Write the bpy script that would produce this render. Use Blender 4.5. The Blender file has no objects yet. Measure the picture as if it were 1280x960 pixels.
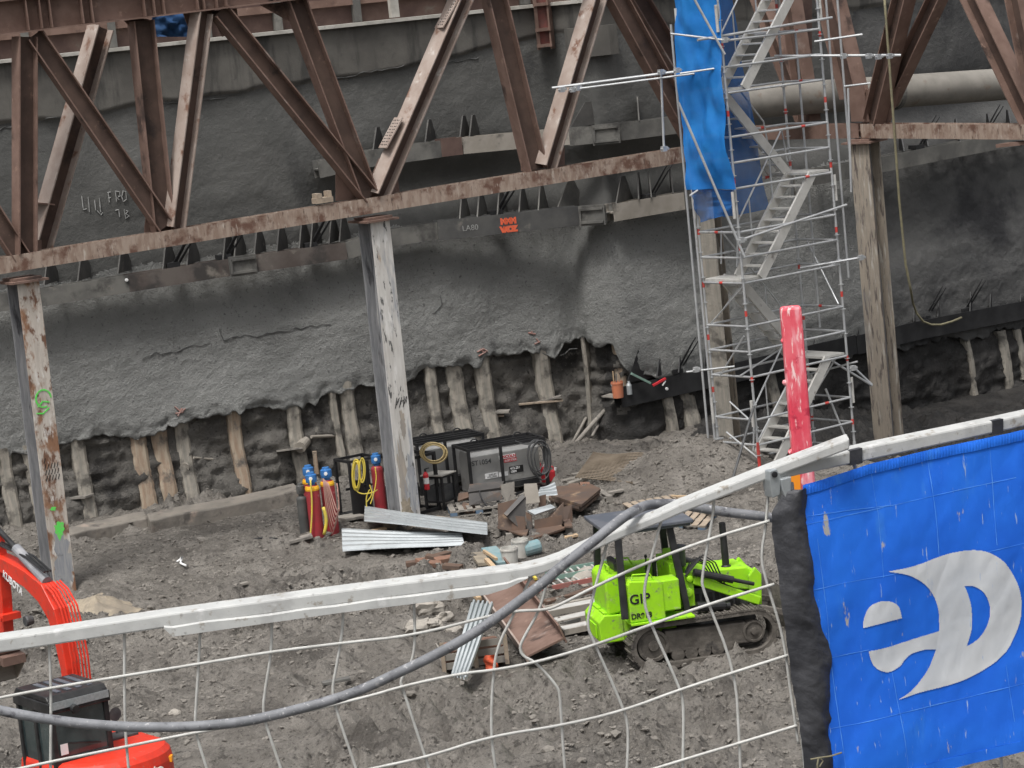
import bpy, math, random
import numpy as np
from mathutils import Vector as Vec, Matrix
from mathutils.geometry import tessellate_polygon
R = random.Random(11)
S = bpy.context.scene
COL = S.collection
rad = math.radians

# ------------------------------------------------------------------ camera
FPX, PITCH, ROLL, CAMZ = 3500.0, rad(8.0), rad(5.8), 10.0
cp, sp, cr, sr = math.cos(PITCH), math.sin(PITCH), math.cos(ROLL), math.sin(ROLL)
FW = Vec((0, cp, -sp)); UP0 = Vec((0, sp, cp)); RT0 = Vec((1, 0, 0)); CAM = Vec((0, 0, CAMZ))
cd = bpy.data.cameras.new('camera'); cam = bpy.data.objects.new('camera', cd); COL.objects.link(cam)
rw = RT0*cr - UP0*sr; uw = RT0*sr + UP0*cr; bw = -FW
cam.matrix_world = Matrix(((rw.x, uw.x, bw.x, 0), (rw.y, uw.y, bw.y, 0), (rw.z, uw.z, bw.z, CAMZ), (0, 0, 0, 1)))
cd.sensor_width = 36; cd.lens = FPX/1280*36; cd.clip_start = .1; cd.clip_end = 500
S.camera = cam

def ray(x, y):                       # survey: sight line through a point of the photograph
    u = (x-640)*cr - (y-480)*sr; v = (x-640)*sr + (y-480)*cr
    return FW + RT0*(u/FPX) - UP0*(v/FPX)
def PY(x, y, Y):                     # on the sight line at forward distance Y
    d = ray(x, y); return CAM + d*(Y/d.y)
def PZ(x, y, z):
    d = ray(x, y); return CAM + d*((z-CAMZ)/d.z)
def PP(x, y, a, b, off=0.0):         # on the upright plane over plan line a-b, moved off metres away from the camera
    d = ray(x, y); e = Vec((b[0]-a[0], b[1]-a[1])).normalized(); n = Vec((-e.y, e.x))
    if n.y < 0: n = -n
    t = ((a[0]+n.x*off)*n.x + (a[1]+n.y*off)*n.y) / (d.x*n.x + d.y*n.y)
    return CAM + d*t

# ------------------------------------------------------------------ noise
def _h(ix, iy, seed):
    n = (ix.astype(np.int64)*374761393 + iy.astype(np.int64)*668265263 + seed*974711) & 0xffffffff
    n = ((n ^ (n >> 13))*1274126177) & 0xffffffff
    n = ((n ^ (n >> 15))*2246822519) & 0xffffffff
    return ((n ^ (n >> 16)) & 0xffff)/65535.0
def vn(x, y, seed=0):
    x = np.asarray(x, float); y = np.asarray(y, float)
    ix = np.floor(x); iy = np.floor(y); fx = x-ix; fy = y-iy
    fx = fx*fx*fx*(fx*(fx*6-15)+10); fy = fy*fy*fy*(fy*(fy*6-15)+10)
    a = _h(ix, iy, seed); b = _h(ix+1, iy, seed); c = _h(ix, iy+1, seed); d = _h(ix+1, iy+1, seed)
    return (a*(1-fx)+b*fx)*(1-fy) + (c*(1-fx)+d*fx)*fy - .5
def fbm(x, y, octv=4, seed=0, gain=.5):
    s = 0; a = 1.0
    for k in range(octv):
        s = s + a*vn(np.asarray(x)*2**k + k*17.3, np.asarray(y)*2**k - k*9.1, seed+k); a *= gain
    return s
def sstep(a, b, x):
    t = np.clip((np.asarray(x, float)-a)/(b-a), 0, 1); return t*t*(3-2*t)

# ------------------------------------------------------------------ mesh helpers
class MB:
    def __init__(s): s.v = []; s.f = []; s.m = []; s.cm = 0
    def add(s, vs, fs):
        o = len(s.v); s.v += [tuple(p) for p in vs]
        s.f += [tuple(i+o for i in f) for f in fs]; s.m += [s.cm]*len(fs)
    def box8(s, c, ax, ay, az):       # centre and half vectors
        c, ax, ay, az = Vec(c), Vec(ax), Vec(ay), Vec(az)
        vs = [c+ax*i+ay*j+az*k for i in (-1, 1) for j in (-1, 1) for k in (-1, 1)]
        s.add(vs, [(0,1,3,2),(4,6,7,5),(0,4,5,1),(2,3,7,6),(0,2,6,4),(1,5,7,3)]); return s
    def box(s, x0, x1, y0, y1, z0, z1):
        return s.box8(((x0+x1)/2, (y0+y1)/2, (z0+z1)/2), ((x1-x0)/2,0,0), (0,(y1-y0)/2,0), (0,0,(z1-z0)/2))
    def bar(s, p, q, w, h, side):     # bar p-q: w along side, h along the third axis
        p, q = Vec(p), Vec(q); a = (q-p).normalized(); sd = Vec(side); sd = (sd - a*sd.dot(a)).normalized(); n = a.cross(sd)
        return s.box8((p+q)/2, (q-p)/2, sd*(w/2), n*(h/2))
    def hbeam(s, p, q, depth, width, tw, tf, side):   # flanges 'width' wide along side, 'depth' apart
        p, q, sd = Vec(p), Vec(q), Vec(side); a = (q-p).normalized(); sd = (sd - a*sd.dot(a)).normalized(); n = a.cross(sd)
        D, W = depth/2, width/2; t = tw/2
        prof = [(-W,-D),(W,-D),(W,-D+tf),(t,-D+tf),(t,D-tf),(W,D-tf),(W,D),(-W,D),(-W,D-tf),(-t,D-tf),(-t,-D+tf),(-W,-D+tf)]
        vs = [c+sd*i+n*j for c in (p, q) for i, j in prof]; k = 12
        fs = [(i, (i+1) % k, k+(i+1) % k, k+i) for i in range(k)]
        for o in (0, k):
            fs += [(o, o+1, o+2, o+11), (o+3, o+4, o+9, o+10), (o+5, o+6, o+7, o+8)]
            fs += [(o+2, o+3, o+10, o+11), (o+4, o+5, o+8, o+9)]
        s.add(vs, fs); return s
    def hroll(s, p, q, depth, width, tw, tf, side, roll=0.0):   # like hbeam: flanges take material 0, the web material 1
        p, q, sd = Vec(p), Vec(q), Vec(side); a = (q-p).normalized(); sd = (sd - a*sd.dot(a)).normalized(); sd = Matrix.Rotation(roll, 3, a) @ sd; n = a.cross(sd); D = depth/2
        s.cm = 0; s.bar(p+n*(D-tf/2), q+n*(D-tf/2), width, tf, sd); s.bar(p-n*(D-tf/2), q-n*(D-tf/2), width, tf, sd); s.cm = 1; s.bar(p, q, tw, depth-2*tf, sd); s.cm = 0; return s
    def tube(s, pts, r, n=8, cap=True, rs=None):
        pts = [Vec(p) for p in pts]; m = len(pts)
        t0 = (pts[1]-pts[0]).normalized(); ref = Vec((0,0,1)) if abs(t0.z) < .9 else Vec((1,0,0))
        u = t0.cross(ref).normalized(); vs = []
        for i, p in enumerate(pts):
            t = (pts[min(i+1, m-1)]-pts[max(i-1, 0)]).normalized()
            u = (u - t*u.dot(t)).normalized(); w = t.cross(u); rr = rs[i] if rs else r
            vs += [p + (u*math.cos(2*math.pi*k/n) + w*math.sin(2*math.pi*k/n))*rr for k in range(n)]
        fs = [(i*n+k, i*n+(k+1) % n, (i+1)*n+(k+1) % n, (i+1)*n+k) for i in range(m-1) for k in range(n)]
        if cap: fs += [tuple(range(n))[::-1], tuple(range((m-1)*n, m*n))]
        s.add(vs, fs); return s
    def lathe(s, p, axis, prof, n=16):   # prof: (height, radius)
        a = Vec(axis).normalized(); p = Vec(p)
        return s.tube2([p + a*h for h, r in prof], a, [max(r, .0005) for h, r in prof], n)
    def tube2(s, pts, a, rs, n):
        ref = Vec((0,0,1)) if abs(a.z) < .9 else Vec((1,0,0)); u = a.cross(ref).normalized(); w = a.cross(u); m = len(pts); vs = []
        for p, r in zip(pts, rs): vs += [p + (u*math.cos(2*math.pi*k/n) + w*math.sin(2*math.pi*k/n))*r for k in range(n)]
        fs = [(i*n+k, i*n+(k+1) % n, (i+1)*n+(k+1) % n, (i+1)*n+k) for i in range(m-1) for k in range(n)]
        s.add(vs, fs + [tuple(range(n))[::-1], tuple(range((m-1)*n, m*n))]); return s
    def prism(s, poly, ext):
        poly = [Vec(p) for p in poly]; e = Vec(ext); n = len(poly)
        vs = poly + [p+e for p in poly]
        s.add(vs, [(i, (i+1) % n, n+(i+1) % n, n+i) for i in range(n)] + [tuple(range(n))[::-1], tuple(range(n, 2*n))]); return s
    def grid(s, fn, nu, nv):
        vs = [fn(i/nu, j/nv) for j in range(nv+1) for i in range(nu+1)]
        s.add(vs, [(j*(nu+1)+i, j*(nu+1)+i+1, (j+1)*(nu+1)+i+1, (j+1)*(nu+1)+i) for j in range(nv) for i in range(nu)]); return s
    def build(s, name, mat, parent=None, smooth=False, bevel=0, base=None):
        me = bpy.data.meshes.new(name)
        o0 = Vec(base) if base is not None else (Vec(parent['_o']) if parent is not None else Vec((0,0,0)))
        arr = np.array(s.v, float) - np.array(o0)
        me.from_pydata(arr.tolist(), [], s.f)
        for mm in (mat if isinstance(mat, (list, tuple)) else [mat]): me.materials.append(mm)
        if any(s.m): me.polygons.foreach_set('material_index', s.m)
        if smooth: me.polygons.foreach_set('use_smooth', [True]*len(me.polygons))
        me.update()
        ob = bpy.data.objects.new(name, me); COL.objects.link(ob)
        ob['_o'] = tuple(o0)
        if parent is not None: ob.parent = parent
        else: ob.location = o0
        if bevel:
            b = ob.modifiers.new('bevel', 'BEVEL'); b.width = bevel; b.segments = 2; b.limit_method = 'ANGLE'; b.angle_limit = rad(40)
        if smooth and smooth != True:
            pass
        return ob

def fix_normals(ob):
    import bmesh
    bm = bmesh.new(); bm.from_mesh(ob.data); bmesh.ops.recalc_face_normals(bm, faces=bm.faces); bm.to_mesh(ob.data); bm.free(); return ob

def tag(o, label, cat, group=None):
    o['label'] = label; o['category'] = cat
    if group: o['group'] = group
    return o
def thing(name, loc, label, cat, group=None):
    o = bpy.data.objects.new(name, None); COL.objects.link(o); o.location = loc; o['_o'] = tuple(loc); o.empty_display_size = .2
    return tag(o, label, cat, group)
def local(name, label, cat, group=None):      # a thing whose parts are written in its own coordinates
    o = thing(name, (0,0,0), label, cat, group); return o
def place(o, loc, rz=0, tilt=None):
    o.location = loc; o.rotation_euler = (0, 0, rz) if tilt is None else (tilt[0], tilt[1], rz); return o
def copy_tree(o, parent=None):
    c = o.copy(); COL.objects.link(c)
    if parent is not None: c.parent = parent
    for ch in [k for k in bpy.data.objects if k.parent == o]: copy_tree(ch, c)
    return c
def structure(o, kind='structure'): o['kind'] = kind; return o

def text(name, body, size, origin, xdir, ydir, mat, parent, ext=.003, spacing=1.0, bold=0.0):
    cu = bpy.data.curves.new(name, 'FONT'); cu.body = body; cu.size = size; cu.extrude = ext; cu.space_character = spacing; cu.offset = bold
    t = bpy.data.objects.new(name+'_tmp', cu); COL.objects.link(t)
    dg = bpy.context.evaluated_depsgraph_get(); me = bpy.data.meshes.new_from_object(t.evaluated_get(dg))
    bpy.data.objects.remove(t)
    x = Vec(xdir).normalized(); y = Vec(ydir).normalized(); z = x.cross(y); o0 = Vec(parent['_o']) if parent is not None else Vec((0,0,0))
    me.transform(Matrix(((x.x,y.x,z.x,origin[0]-o0.x),(x.y,y.y,z.y,origin[1]-o0.y),(x.z,y.z,z.z,origin[2]-o0.z),(0,0,0,1))))
    me.materials.clear(); me.materials.append(mat)
    ob = bpy.data.objects.new(name, me); COL.objects.link(ob); ob['_o'] = tuple(o0)
    if parent is not None: ob.parent = parent
    return ob

# ------------------------------------------------------------------ materials
def M(name, c, c2=None, scale=4, detail=6, lo=.35, hi=.65, rough=.8, metal=0.0, bump=0.0, bscale=40, stretch=None, blots=(), rvar=0, spec=.4, bdist=.02, bumps=()):
    m = bpy.data.materials.new(name); m.use_nodes = True; nt = m.node_tree; N = nt.nodes; L = nt.links
    b = N['Principled BSDF']; b.inputs['Roughness'].default_value = rough; b.inputs['Metallic'].default_value = metal
    b.inputs['Specular IOR Level'].default_value = spec
    tc = N.new('ShaderNodeTexCoord')
    def noise(sc, st, det=6, rg=.6):
        mp = N.new('ShaderNodeMapping'); mp.inputs['Scale'].default_value = st or (1,1,1); L.new(tc.outputs['Object'], mp.inputs[0])
        n = N.new('ShaderNodeTexNoise'); n.inputs['Scale'].default_value = sc; n.inputs['Detail'].default_value = det; n.inputs['Roughness'].default_value = rg
        L.new(mp.outputs[0], n.inputs[0]); return n.outputs[0]
    def ramp(src, a, z):
        r = N.new('ShaderNodeMapRange'); r.interpolation_type = 'SMOOTHSTEP'; r.inputs[1].default_value = a; r.inputs[2].default_value = z; L.new(src, r.inputs[0]); return r.outputs[0]
    def mix(f, a, bcol):
        x = N.new('ShaderNodeMix'); x.data_type = 'RGBA'; L.new(f, x.inputs[0])
        for sock, val in ((x.inputs[6], a), (x.inputs[7], bcol)):
            if isinstance(val, tuple): sock.default_value = (*val, 1)
            else: L.new(val, sock)
        return x.outputs[2]
    col = c
    if c2: col = mix(ramp(noise(scale, stretch, detail), lo, hi), c, c2)
    for bl in blots:
        cc, sc, a, z = bl[:4]; st = bl[4] if len(bl) > 4 else None
        col = mix(ramp(noise(sc, st), a, z), col, cc)
    if isinstance(col, tuple): b.inputs['Base Color'].default_value = (*col, 1)
    else: L.new(col, b.inputs['Base Color'])
    if rvar:
        r = N.new('ShaderNodeMapRange'); L.new(noise(2.5, None), r.inputs[0]); r.inputs[1].default_value = .3; r.inputs[2].default_value = .7
        r.inputs[3].default_value = max(.05, rough-rvar); r.inputs[4].default_value = min(1, rough+rvar); L.new(r.outputs[0], b.inputs['Roughness'])
    prev = None
    for (bs, bd, bst) in ([(bscale, bump, stretch)] if bump else []) + list(bumps):
        bp = N.new('ShaderNodeBump'); bp.inputs['Strength'].default_value = min(1, bst if isinstance(bst, float) else .6); bp.inputs['Distance'].default_value = bd
        L.new(noise(bs, None, 8, .65), bp.inputs['Height'])
        if prev: L.new(prev, bp.inputs['Normal'])
        prev = bp.outputs[0]
    if prev: L.new(prev, b.inputs['Normal'])
    return m

VS = (5, 5, .6)     # streaks run down
MT = {}
MT['mud'] = M('wet_mud', (.162,.148,.13), (.24,.221,.196), 1.4, 10, .35, .68, rough=.52, rvar=.26, bump=.10, bscale=7, bumps=((22,.06,.9),(70,.02,.8)), blots=[((.085,.076,.066),.5,.50,.70), ((.29,.268,.24),9,.60,.72), ((.065,.058,.05),9,.54,.66), ((.34,.315,.28),38,.60,.70), ((.06,.054,.047),24,.57,.67)])
MT['clod'] = M('mud_clods', (.15,.137,.12), (.22,.203,.18), .9, 6, rough=.85, bump=.02, bscale=30)
MT['shotcrete'] = M('shotcrete', (.21,.212,.203), (.255,.257,.246), .55, 9, .35, .65, rough=.9, bump=.07, bscale=9, bumps=((24,.05,.9),(60,.015,.8)), blots=[((.135,.137,.132),.4,.54,.74), ((.28,.28,.267),14,.60,.72), ((.11,.11,.107),18,.58,.70), ((.27,.27,.255),.55,.58,.74), ((.11,.112,.109),.9,.60,.78,(1.6,1.6,.4))])
MT['shotcrete_old'] = M('old_shotcrete', (.08,.08,.076), (.112,.111,.105), .6, 9, rough=.9, bump=.03, bscale=12, bumps=((40,.01,.6),), blots=[((.045,.045,.044),.5,.55,.7,(1,1,.5)), ((.15,.145,.135),.8,.60,.78,(1.5,1.5,.3)), ((.13,.128,.12),9,.62,.74)])
MT['shotcrete_shaded'] = M('painted_shade_shotcrete', (.066,.066,.066), (.105,.104,.101), .6, 9, rough=.85, bump=.04, bscale=10, bumps=((40,.012,.6),), blots=[((.028,.028,.03),.5,.5,.68), ((.15,.145,.14),1.2,.66,.8,(1.5,1.5,.3))])  # overhead shade on the right-hand wall, put into the shotcrete colour
MT['concrete'] = M('aged_concrete', (.085,.08,.072), (.13,.123,.11), .8, 8, rough=.9, bump=.008, bscale=25, blots=[((.052,.05,.046),1.4,.50,.68,(2,2,.35)), ((.06,.058,.054),3,.62,.76), ((.24,.225,.2),1.6,.62,.76,(1,1,.5))])
MT['concrete_pale'] = M('pale_concrete', (.34,.325,.29), (.46,.44,.40), 3, rough=.9, bump=.01, bscale=30, blots=[((.2,.18,.16),4,.6,.75)])
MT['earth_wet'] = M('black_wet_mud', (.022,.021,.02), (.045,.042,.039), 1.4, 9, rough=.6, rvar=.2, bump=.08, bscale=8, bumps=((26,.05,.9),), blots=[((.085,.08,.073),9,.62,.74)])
MT['earth'] = M('wet_dark_earth', (.105,.098,.088), (.165,.155,.139), 1.2, 9, rough=.75, rvar=.2, bump=.09, bscale=7, bumps=((24,.06,.9),(60,.02,.8)), blots=[((.045,.042,.039),1.1,.52,.66), ((.22,.205,.18),4,.60,.72), ((.05,.047,.043),12,.56,.68), ((.24,.225,.2),26,.62,.72)])
MT['pile'] = M('muddy_pile', (.24,.225,.195), (.33,.30,.255), 3, stretch=VS, rough=.9, bump=.02, bscale=20, blots=[((.09,.083,.073),2.2,.5,.66), ((.26,.15,.09),1.6,.66,.78,VS)])
MT['pile_rust'] = M('rusty_muddy_pile', (.29,.21,.15), (.36,.30,.23), 3, stretch=VS, rough=.9, bump=.02, bscale=20, blots=[((.10,.09,.08),2.2,.53,.68)])
MT['rust_web'] = M('dark_rusty_web', (.068,.043,.034), (.10,.064,.05), 2.2, 8, rough=.75, bump=.003, bscale=50, blots=[((.04,.028,.024),1.5,.56,.7), ((.17,.11,.08),5,.62,.76)])
MT['gusset'] = M('dark_muddy_gusset', (.05,.048,.046), (.085,.082,.076), 2, 8, rough=.8, blots=[((.15,.14,.125),3,.6,.75)])
MT['rust'] = M('rusty_steel', (.145,.09,.07), (.20,.13,.104), 2.2, 8, rough=.75, bump=.003, bscale=50, blots=[((.055,.036,.03),1.5,.56,.7), ((.27,.18,.14),5,.60,.74), ((.33,.28,.25),1.2,.62,.76)])
MT['rust_pale'] = M('dusty_rusty_steel', (.29,.225,.19), (.38,.315,.275), 2, 8, rough=.8, bump=.003, bscale=50, blots=[((.17,.09,.06),3,.56,.7), ((.55,.51,.47),4,.6,.75)])
MT['rust_chord'] = M('streaked_rusty_steel', (.245,.175,.135), (.34,.27,.22), 9, 8, stretch=(1.2,1.2,.35), rough=.8, bump=.003, bscale=50, blots=[((.13,.07,.05),2.2,.50,.64), ((.44,.385,.33),9,.58,.72,(1.5,1.5,.4)), ((.085,.055,.042),11,.58,.70,(1.5,1.5,.35))])
MT['steel_grey'] = M('muddy_grey_steel', (.10,.098,.092), (.17,.165,.15), 1.5, 8, rough=.8, bump=.005, bscale=40, blots=[((.055,.053,.05),1.3,.52,.68), ((.26,.235,.2),2.5,.62,.76)])
MT['steel_tan'] = M('dusty_tan_steel', (.26,.235,.20), (.34,.31,.27), 1.5, 8, rough=.85, bump=.005, bscale=40, blots=[((.13,.12,.105),1.8,.55,.7)])
MT['steel_black'] = M('fresh_black_steel', (.012,.012,.013), (.028,.028,.029), 2, 6, rough=.55, bump=.004, bscale=30, blots=[((.06,.058,.055),2,.64,.78)])
MT['steel_brown'] = M('red_brown_steel', (.085,.052,.045), (.13,.085,.07), 2, 6, rough=.8, blots=[((.16,.14,.12),2,.6,.75)])
MT['col_left'] = M('rusted_white_column', (.58,.53,.47), (.42,.37,.32), 2, 8, stretch=VS, rough=.8, bump=.006, bscale=35, blots=[((.27,.145,.085),2.6,.46,.60,(1.6,1.6,.8)), ((.17,.09,.058),5,.52,.64,(1.5,1.5,.8)), ((.09,.075,.07),5,.63,.70,(2,2,.7)), ((.66,.63,.59),3.2,.57,.66,(1.8,1.8,.6))])
MT['col_mid'] = M('limewashed_column', (.62,.60,.565), (.50,.475,.44), 2, 8, stretch=VS, rough=.8, bump=.006, bscale=35, blots=[((.30,.31,.33),1.3,.52,.64,(2.5,2.5,.4)), ((.38,.28,.2),1.6,.60,.70,(1.5,1.5,.6)), ((.10,.098,.095),4,.59,.66,(3,3,.8)), ((.70,.68,.65),3.5,.58,.68,(2,2,.5))])
MT['col_mid_low'] = M('clay_smeared_column', (.40,.35,.29), (.30,.27,.24), 2, 8, stretch=VS, rough=.85, bump=.01, bscale=25, blots=[((.50,.42,.33),1.4,.54,.66,(2,2,.7)), ((.26,.27,.29),1.3,.56,.68,(2,2,.5)), ((.12,.11,.10),3,.63,.73,(3,3,.8))])
MT['col_web'] = M('blue_grey_column_web', (.19,.195,.205), (.30,.30,.305), 3, 8, stretch=VS, rough=.8, bump=.008, bscale=25, blots=[((.05,.05,.055),1.6,.54,.64,(3,3,.4)), ((.42,.41,.39),2,.60,.72,(3,3,.5))])
MT['col_tan'] = M('tan_weathered_column', (.36,.31,.25), (.27,.235,.195), 2.4, 8, stretch=VS, rough=.85, bump=.012, bscale=20, blots=[((.48,.45,.40),2.5,.54,.68,VS), ((.12,.10,.09),3,.54,.64,VS), ((.2,.2,.2),1.2,.56,.7,(2,2,.5)), ((.22,.12,.07),1.2,.62,.72,(2,2,.5))])
MT['col_grey'] = M('grey_weathered_web', (.17,.17,.175), (.25,.24,.225), 2.4, 8, stretch=VS, rough=.85, bump=.012, bscale=20, blots=[((.36,.29,.22),1.2,.55,.7,VS), ((.11,.10,.10),2.4,.62,.72,VS)])
MT['galv'] = M('galvanised_tube', (.55,.56,.56), (.43,.44,.45), 3, rough=.5, metal=.55, bump=.001, bscale=60, blots=[((.28,.26,.24),4,.62,.76)])
MT['alu'] = M('dusty_aluminium', (.60,.59,.56), (.50,.49,.46), 3, rough=.6, metal=.3, blots=[((.22,.20,.18),5,.6,.75)])
MT['red_band'] = M('red_band', (.55,.05,.04), (.42,.07,.06), 8, rough=.6)
MT['white_rail'] = M('white_galvanised_rail', (.49,.495,.48), (.42,.425,.415), 18, 9, rough=.55, bump=.0006, bscale=120, blots=[((.37,.37,.36),9,.52,.68), ((.28,.255,.22),45,.58,.68), ((.58,.58,.57),18,.58,.70), ((.30,.30,.29),90,.63,.70)])
MT['white_wire'] = M('white_wire', (.53,.53,.505), (.43,.425,.40), 30, rough=.5, blots=[((.40,.38,.36),60,.68,.78)])
MT['zinc'] = M('bare_zinc', (.48,.51,.52), (.38,.41,.42), 25, rough=.4, metal=.6, blots=[((.6,.62,.62),60,.6,.7)])
MT['black_plastic'] = M('black_plastic', (.012,.012,.014), (.022,.022,.025), 20, rough=.55)
MT['black_sheet'] = M('dusty_black_sheet', (.024,.025,.03), (.055,.056,.062), 7, 8, rough=.6, bump=.004, bscale=60, blots=[((.13,.13,.135),25,.66,.8), ((.3,.3,.3),140,.74,.8)])
MT['hose'] = M('dusty_grey_hose', (.15,.155,.165), (.22,.225,.24), 18, 8, rough=.6, bump=.001, bscale=200, blots=[((.08,.08,.09),30,.54,.66), ((.40,.40,.40),110,.60,.68), ((.3,.3,.3),40,.60,.70)])
MT['red_paint'] = M('faded_red_paint', (.70,.055,.09), (.80,.15,.18), 14, 8, rough=.65, bump=.001, bscale=80, stretch=(1,1,.5), blots=[((.84,.34,.37),22,.48,.62,(2,2,.35)), ((.90,.62,.60),60,.57,.66,(2,2,.4)), ((.50,.03,.06),28,.56,.66)])
MT['orange'] = M('orange_reflective', (.9,.30,.02), rough=.5)
MT['lime'] = M('lime_machine_paint', (.34,.70,.014), (.29,.62,.016), 3, rough=.5, spec=.4, blots=[((.27,.40,.09),4,.54,.72), ((.17,.17,.12),9,.60,.70), ((.42,.60,.18),12,.60,.70)])
MT['mach_black'] = M('machine_black', (.014,.014,.015), (.03,.03,.03), 5, rough=.45, blots=[((.09,.085,.08),5,.64,.78)])
MT['mach_grey'] = M('machine_dark_grey', (.05,.052,.055), (.085,.085,.085), 4, rough=.5)
MT['roof_grey'] = M('dusty_canopy_roof', (.075,.085,.105), (.12,.125,.14), 3, rough=.6, blots=[((.2,.2,.2),4,.64,.8)])
MT['track'] = M('mud_caked_track', (.09,.08,.069), (.145,.13,.112), 5, 8, rough=.9, bump=.03, bscale=18, blots=[((.055,.05,.046),4,.55,.7)])
MT['red_mach'] = M('red_machine_paint', (.72,.042,.018), (.62,.04,.02), 3, rough=.42, spec=.45, blots=[((.40,.07,.045),6,.58,.72), ((.3,.2,.16),18,.62,.72)])
MT['chrome'] = M('steel_rod', (.6,.6,.6), rough=.25, metal=.9)
MT['glass'] = M('dark_cab_glass', (.02,.03,.032), (.05,.07,.07), 2, rough=.08, spec=.8)
MT['amber'] = M('amber_lens', (.9,.35,.02), rough=.3)
MT['white'] = M('white_print', (.75,.75,.74), rough=.6)
MT['black_ink'] = M('black_print', (.015,.015,.015), rough=.6)
MT['red_ink'] = M('red_print', (.55,.03,.04), rough=.6)
MT['cyl_red'] = M('red_gas_bottle', (.36,.035,.045), (.28,.04,.045), 5, rough=.45, blots=[((.5,.28,.26),7,.64,.76), ((.2,.12,.1),5,.66,.8)])
MT['cyl_blue'] = M('blue_cap', (.03,.14,.38), (.05,.18,.42), 8, rough=.5, blots=[((.15,.2,.3),10,.65,.8)])
MT['cyl_grey'] = M('grey_gas_bottle', (.06,.062,.06), (.10,.10,.095), 4, rough=.5)
MT['yellow'] = M('yellow_hose', (.66,.52,.06), (.58,.47,.1), 8, rough=.6)
MT['tan_hose'] = M('tan_hose', (.52,.40,.19), (.42,.33,.17), 8, rough=.7)
MT['pink_hose'] = M('dusty_red_hose', (.40,.22,.18), (.33,.2,.17), 8, rough=.7)
MT['yellow_band'] = M('yellow_ring', (.75,.40,.02), rough=.5)
MT['stainless'] = M('dull_stainless', (.34,.34,.33), (.42,.415,.40), 2, rough=.45, metal=.5, blots=[((.24,.235,.22),2,.58,.75), ((.5,.49,.46),6,.66,.8)])
MT['wood'] = M('weathered_board', (.36,.29,.22), (.27,.22,.17), 3, stretch=(3,3,3), rough=.9, bump=.004, bscale=60, blots=[((.16,.13,.11),4,.6,.75)])
MT['wood_grey'] = M('grey_muddy_board', (.27,.25,.22), (.20,.185,.165), 3, rough=.9, bump=.004, bscale=60, blots=[((.13,.12,.11),4,.56,.72)])
MT['wood_new'] = M('fresh_timber', (.50,.36,.22), (.42,.31,.20), 5, rough=.85, blots=[((.24,.2,.16),6,.62,.75)])
MT['brick'] = M('red_brown_blocks', (.23,.125,.085), (.19,.115,.085), 6, rough=.9, blots=[((.15,.12,.1),5,.6,.75)])
MT['plate'] = M('mill_scale_plate', (.07,.066,.064), (.105,.097,.09), 2, rough=.6, metal=.2, blots=[((.17,.10,.065),2.2,.54,.68), ((.25,.2,.16),5,.66,.8)])
MT['plate_rust'] = M('rusty_plate', (.135,.085,.06), (.095,.068,.055), 2, rough=.75, blots=[((.29,.2,.13),3,.58,.72), ((.08,.07,.065),2.5,.6,.72)])
MT['corr'] = M('zinc_decking', (.50,.53,.54), (.42,.45,.46), 1.5, rough=.45, metal=.45, blots=[((.3,.3,.3),3,.63,.78)])
MT['bucket_white'] = M('dirty_white_bucket', (.55,.54,.50), (.45,.43,.39), 6, rough=.7, blots=[((.25,.23,.2),6,.6,.75)])
MT['bucket_orange'] = M('orange_bucket', (.60,.20,.10), (.52,.2,.12), 6, rough=.6, blots=[((.35,.22,.17),8,.64,.78)])
MT['bluegreen'] = M('blue_green_plastic', (.17,.28,.30), (.24,.32,.33), 6, rough=.7)
MT['spray_orange'] = M('orange_spray_paint', (.85,.13,.05), (.7,.15,.08), 20, rough=.8)
MT['spray_green'] = M('green_spray_paint', (.10,.78,.10), (.2,.62,.15), 14, rough=.8)
MT['spray_dim'] = M('faded_red_spray', (.33,.17,.14), (.28,.2,.18), 14, rough=.9)
MT['chalk'] = M('chalk', (.36,.36,.35), (.26,.26,.25), 10, rough=.95)
MT['rope'] = M('pale_rope', (.24,.215,.13), (.18,.165,.11), 12, rough=.9)
MT['rebar'] = M('rusty_rebar', (.15,.11,.08), (.24,.19,.14), 4, rough=.85)
MT['mesh_mat'] = M('rusty_wire_mat', (.15,.12,.088), (.21,.172,.13), 3, rough=.85)
MT['blue_rigid'] = M('blue_cloth', (.012,.05,.13), (.015,.06,.16), 3, rough=.8)

def cloth(name, c, c2, alpha, wscale):
    m = M(name, c, c2, 3, rough=.75, bump=.01, bscale=6); nt = m.node_tree; N = nt.nodes; L = nt.links; b = N['Principled BSDF']; out = N['Material Output']
    tr = N.new('ShaderNodeBsdfTransparent'); tl = N.new('ShaderNodeBsdfTranslucent'); tl.inputs[0].default_value = (*c, 1)
    m1 = N.new('ShaderNodeMixShader'); m1.inputs[0].default_value = .3; L.new(b.outputs[0], m1.inputs[1]); L.new(tl.outputs[0], m1.inputs[2])
    m2 = N.new('ShaderNodeMixShader'); m2.inputs[0].default_value = alpha; L.new(m1.outputs[0], m2.inputs[1]); L.new(tr.outputs[0], m2.inputs[2]); L.new(m2.outputs[0], out.inputs[0])
    return m
MT['net'] = cloth('blue_debris_netting', (.012,.20,.62), (.02,.25,.70), .10, 1)
MT['net_dark'] = cloth('sheer_blue_netting', (.012,.13,.42), (.014,.16,.5), .35, 1)
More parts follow.
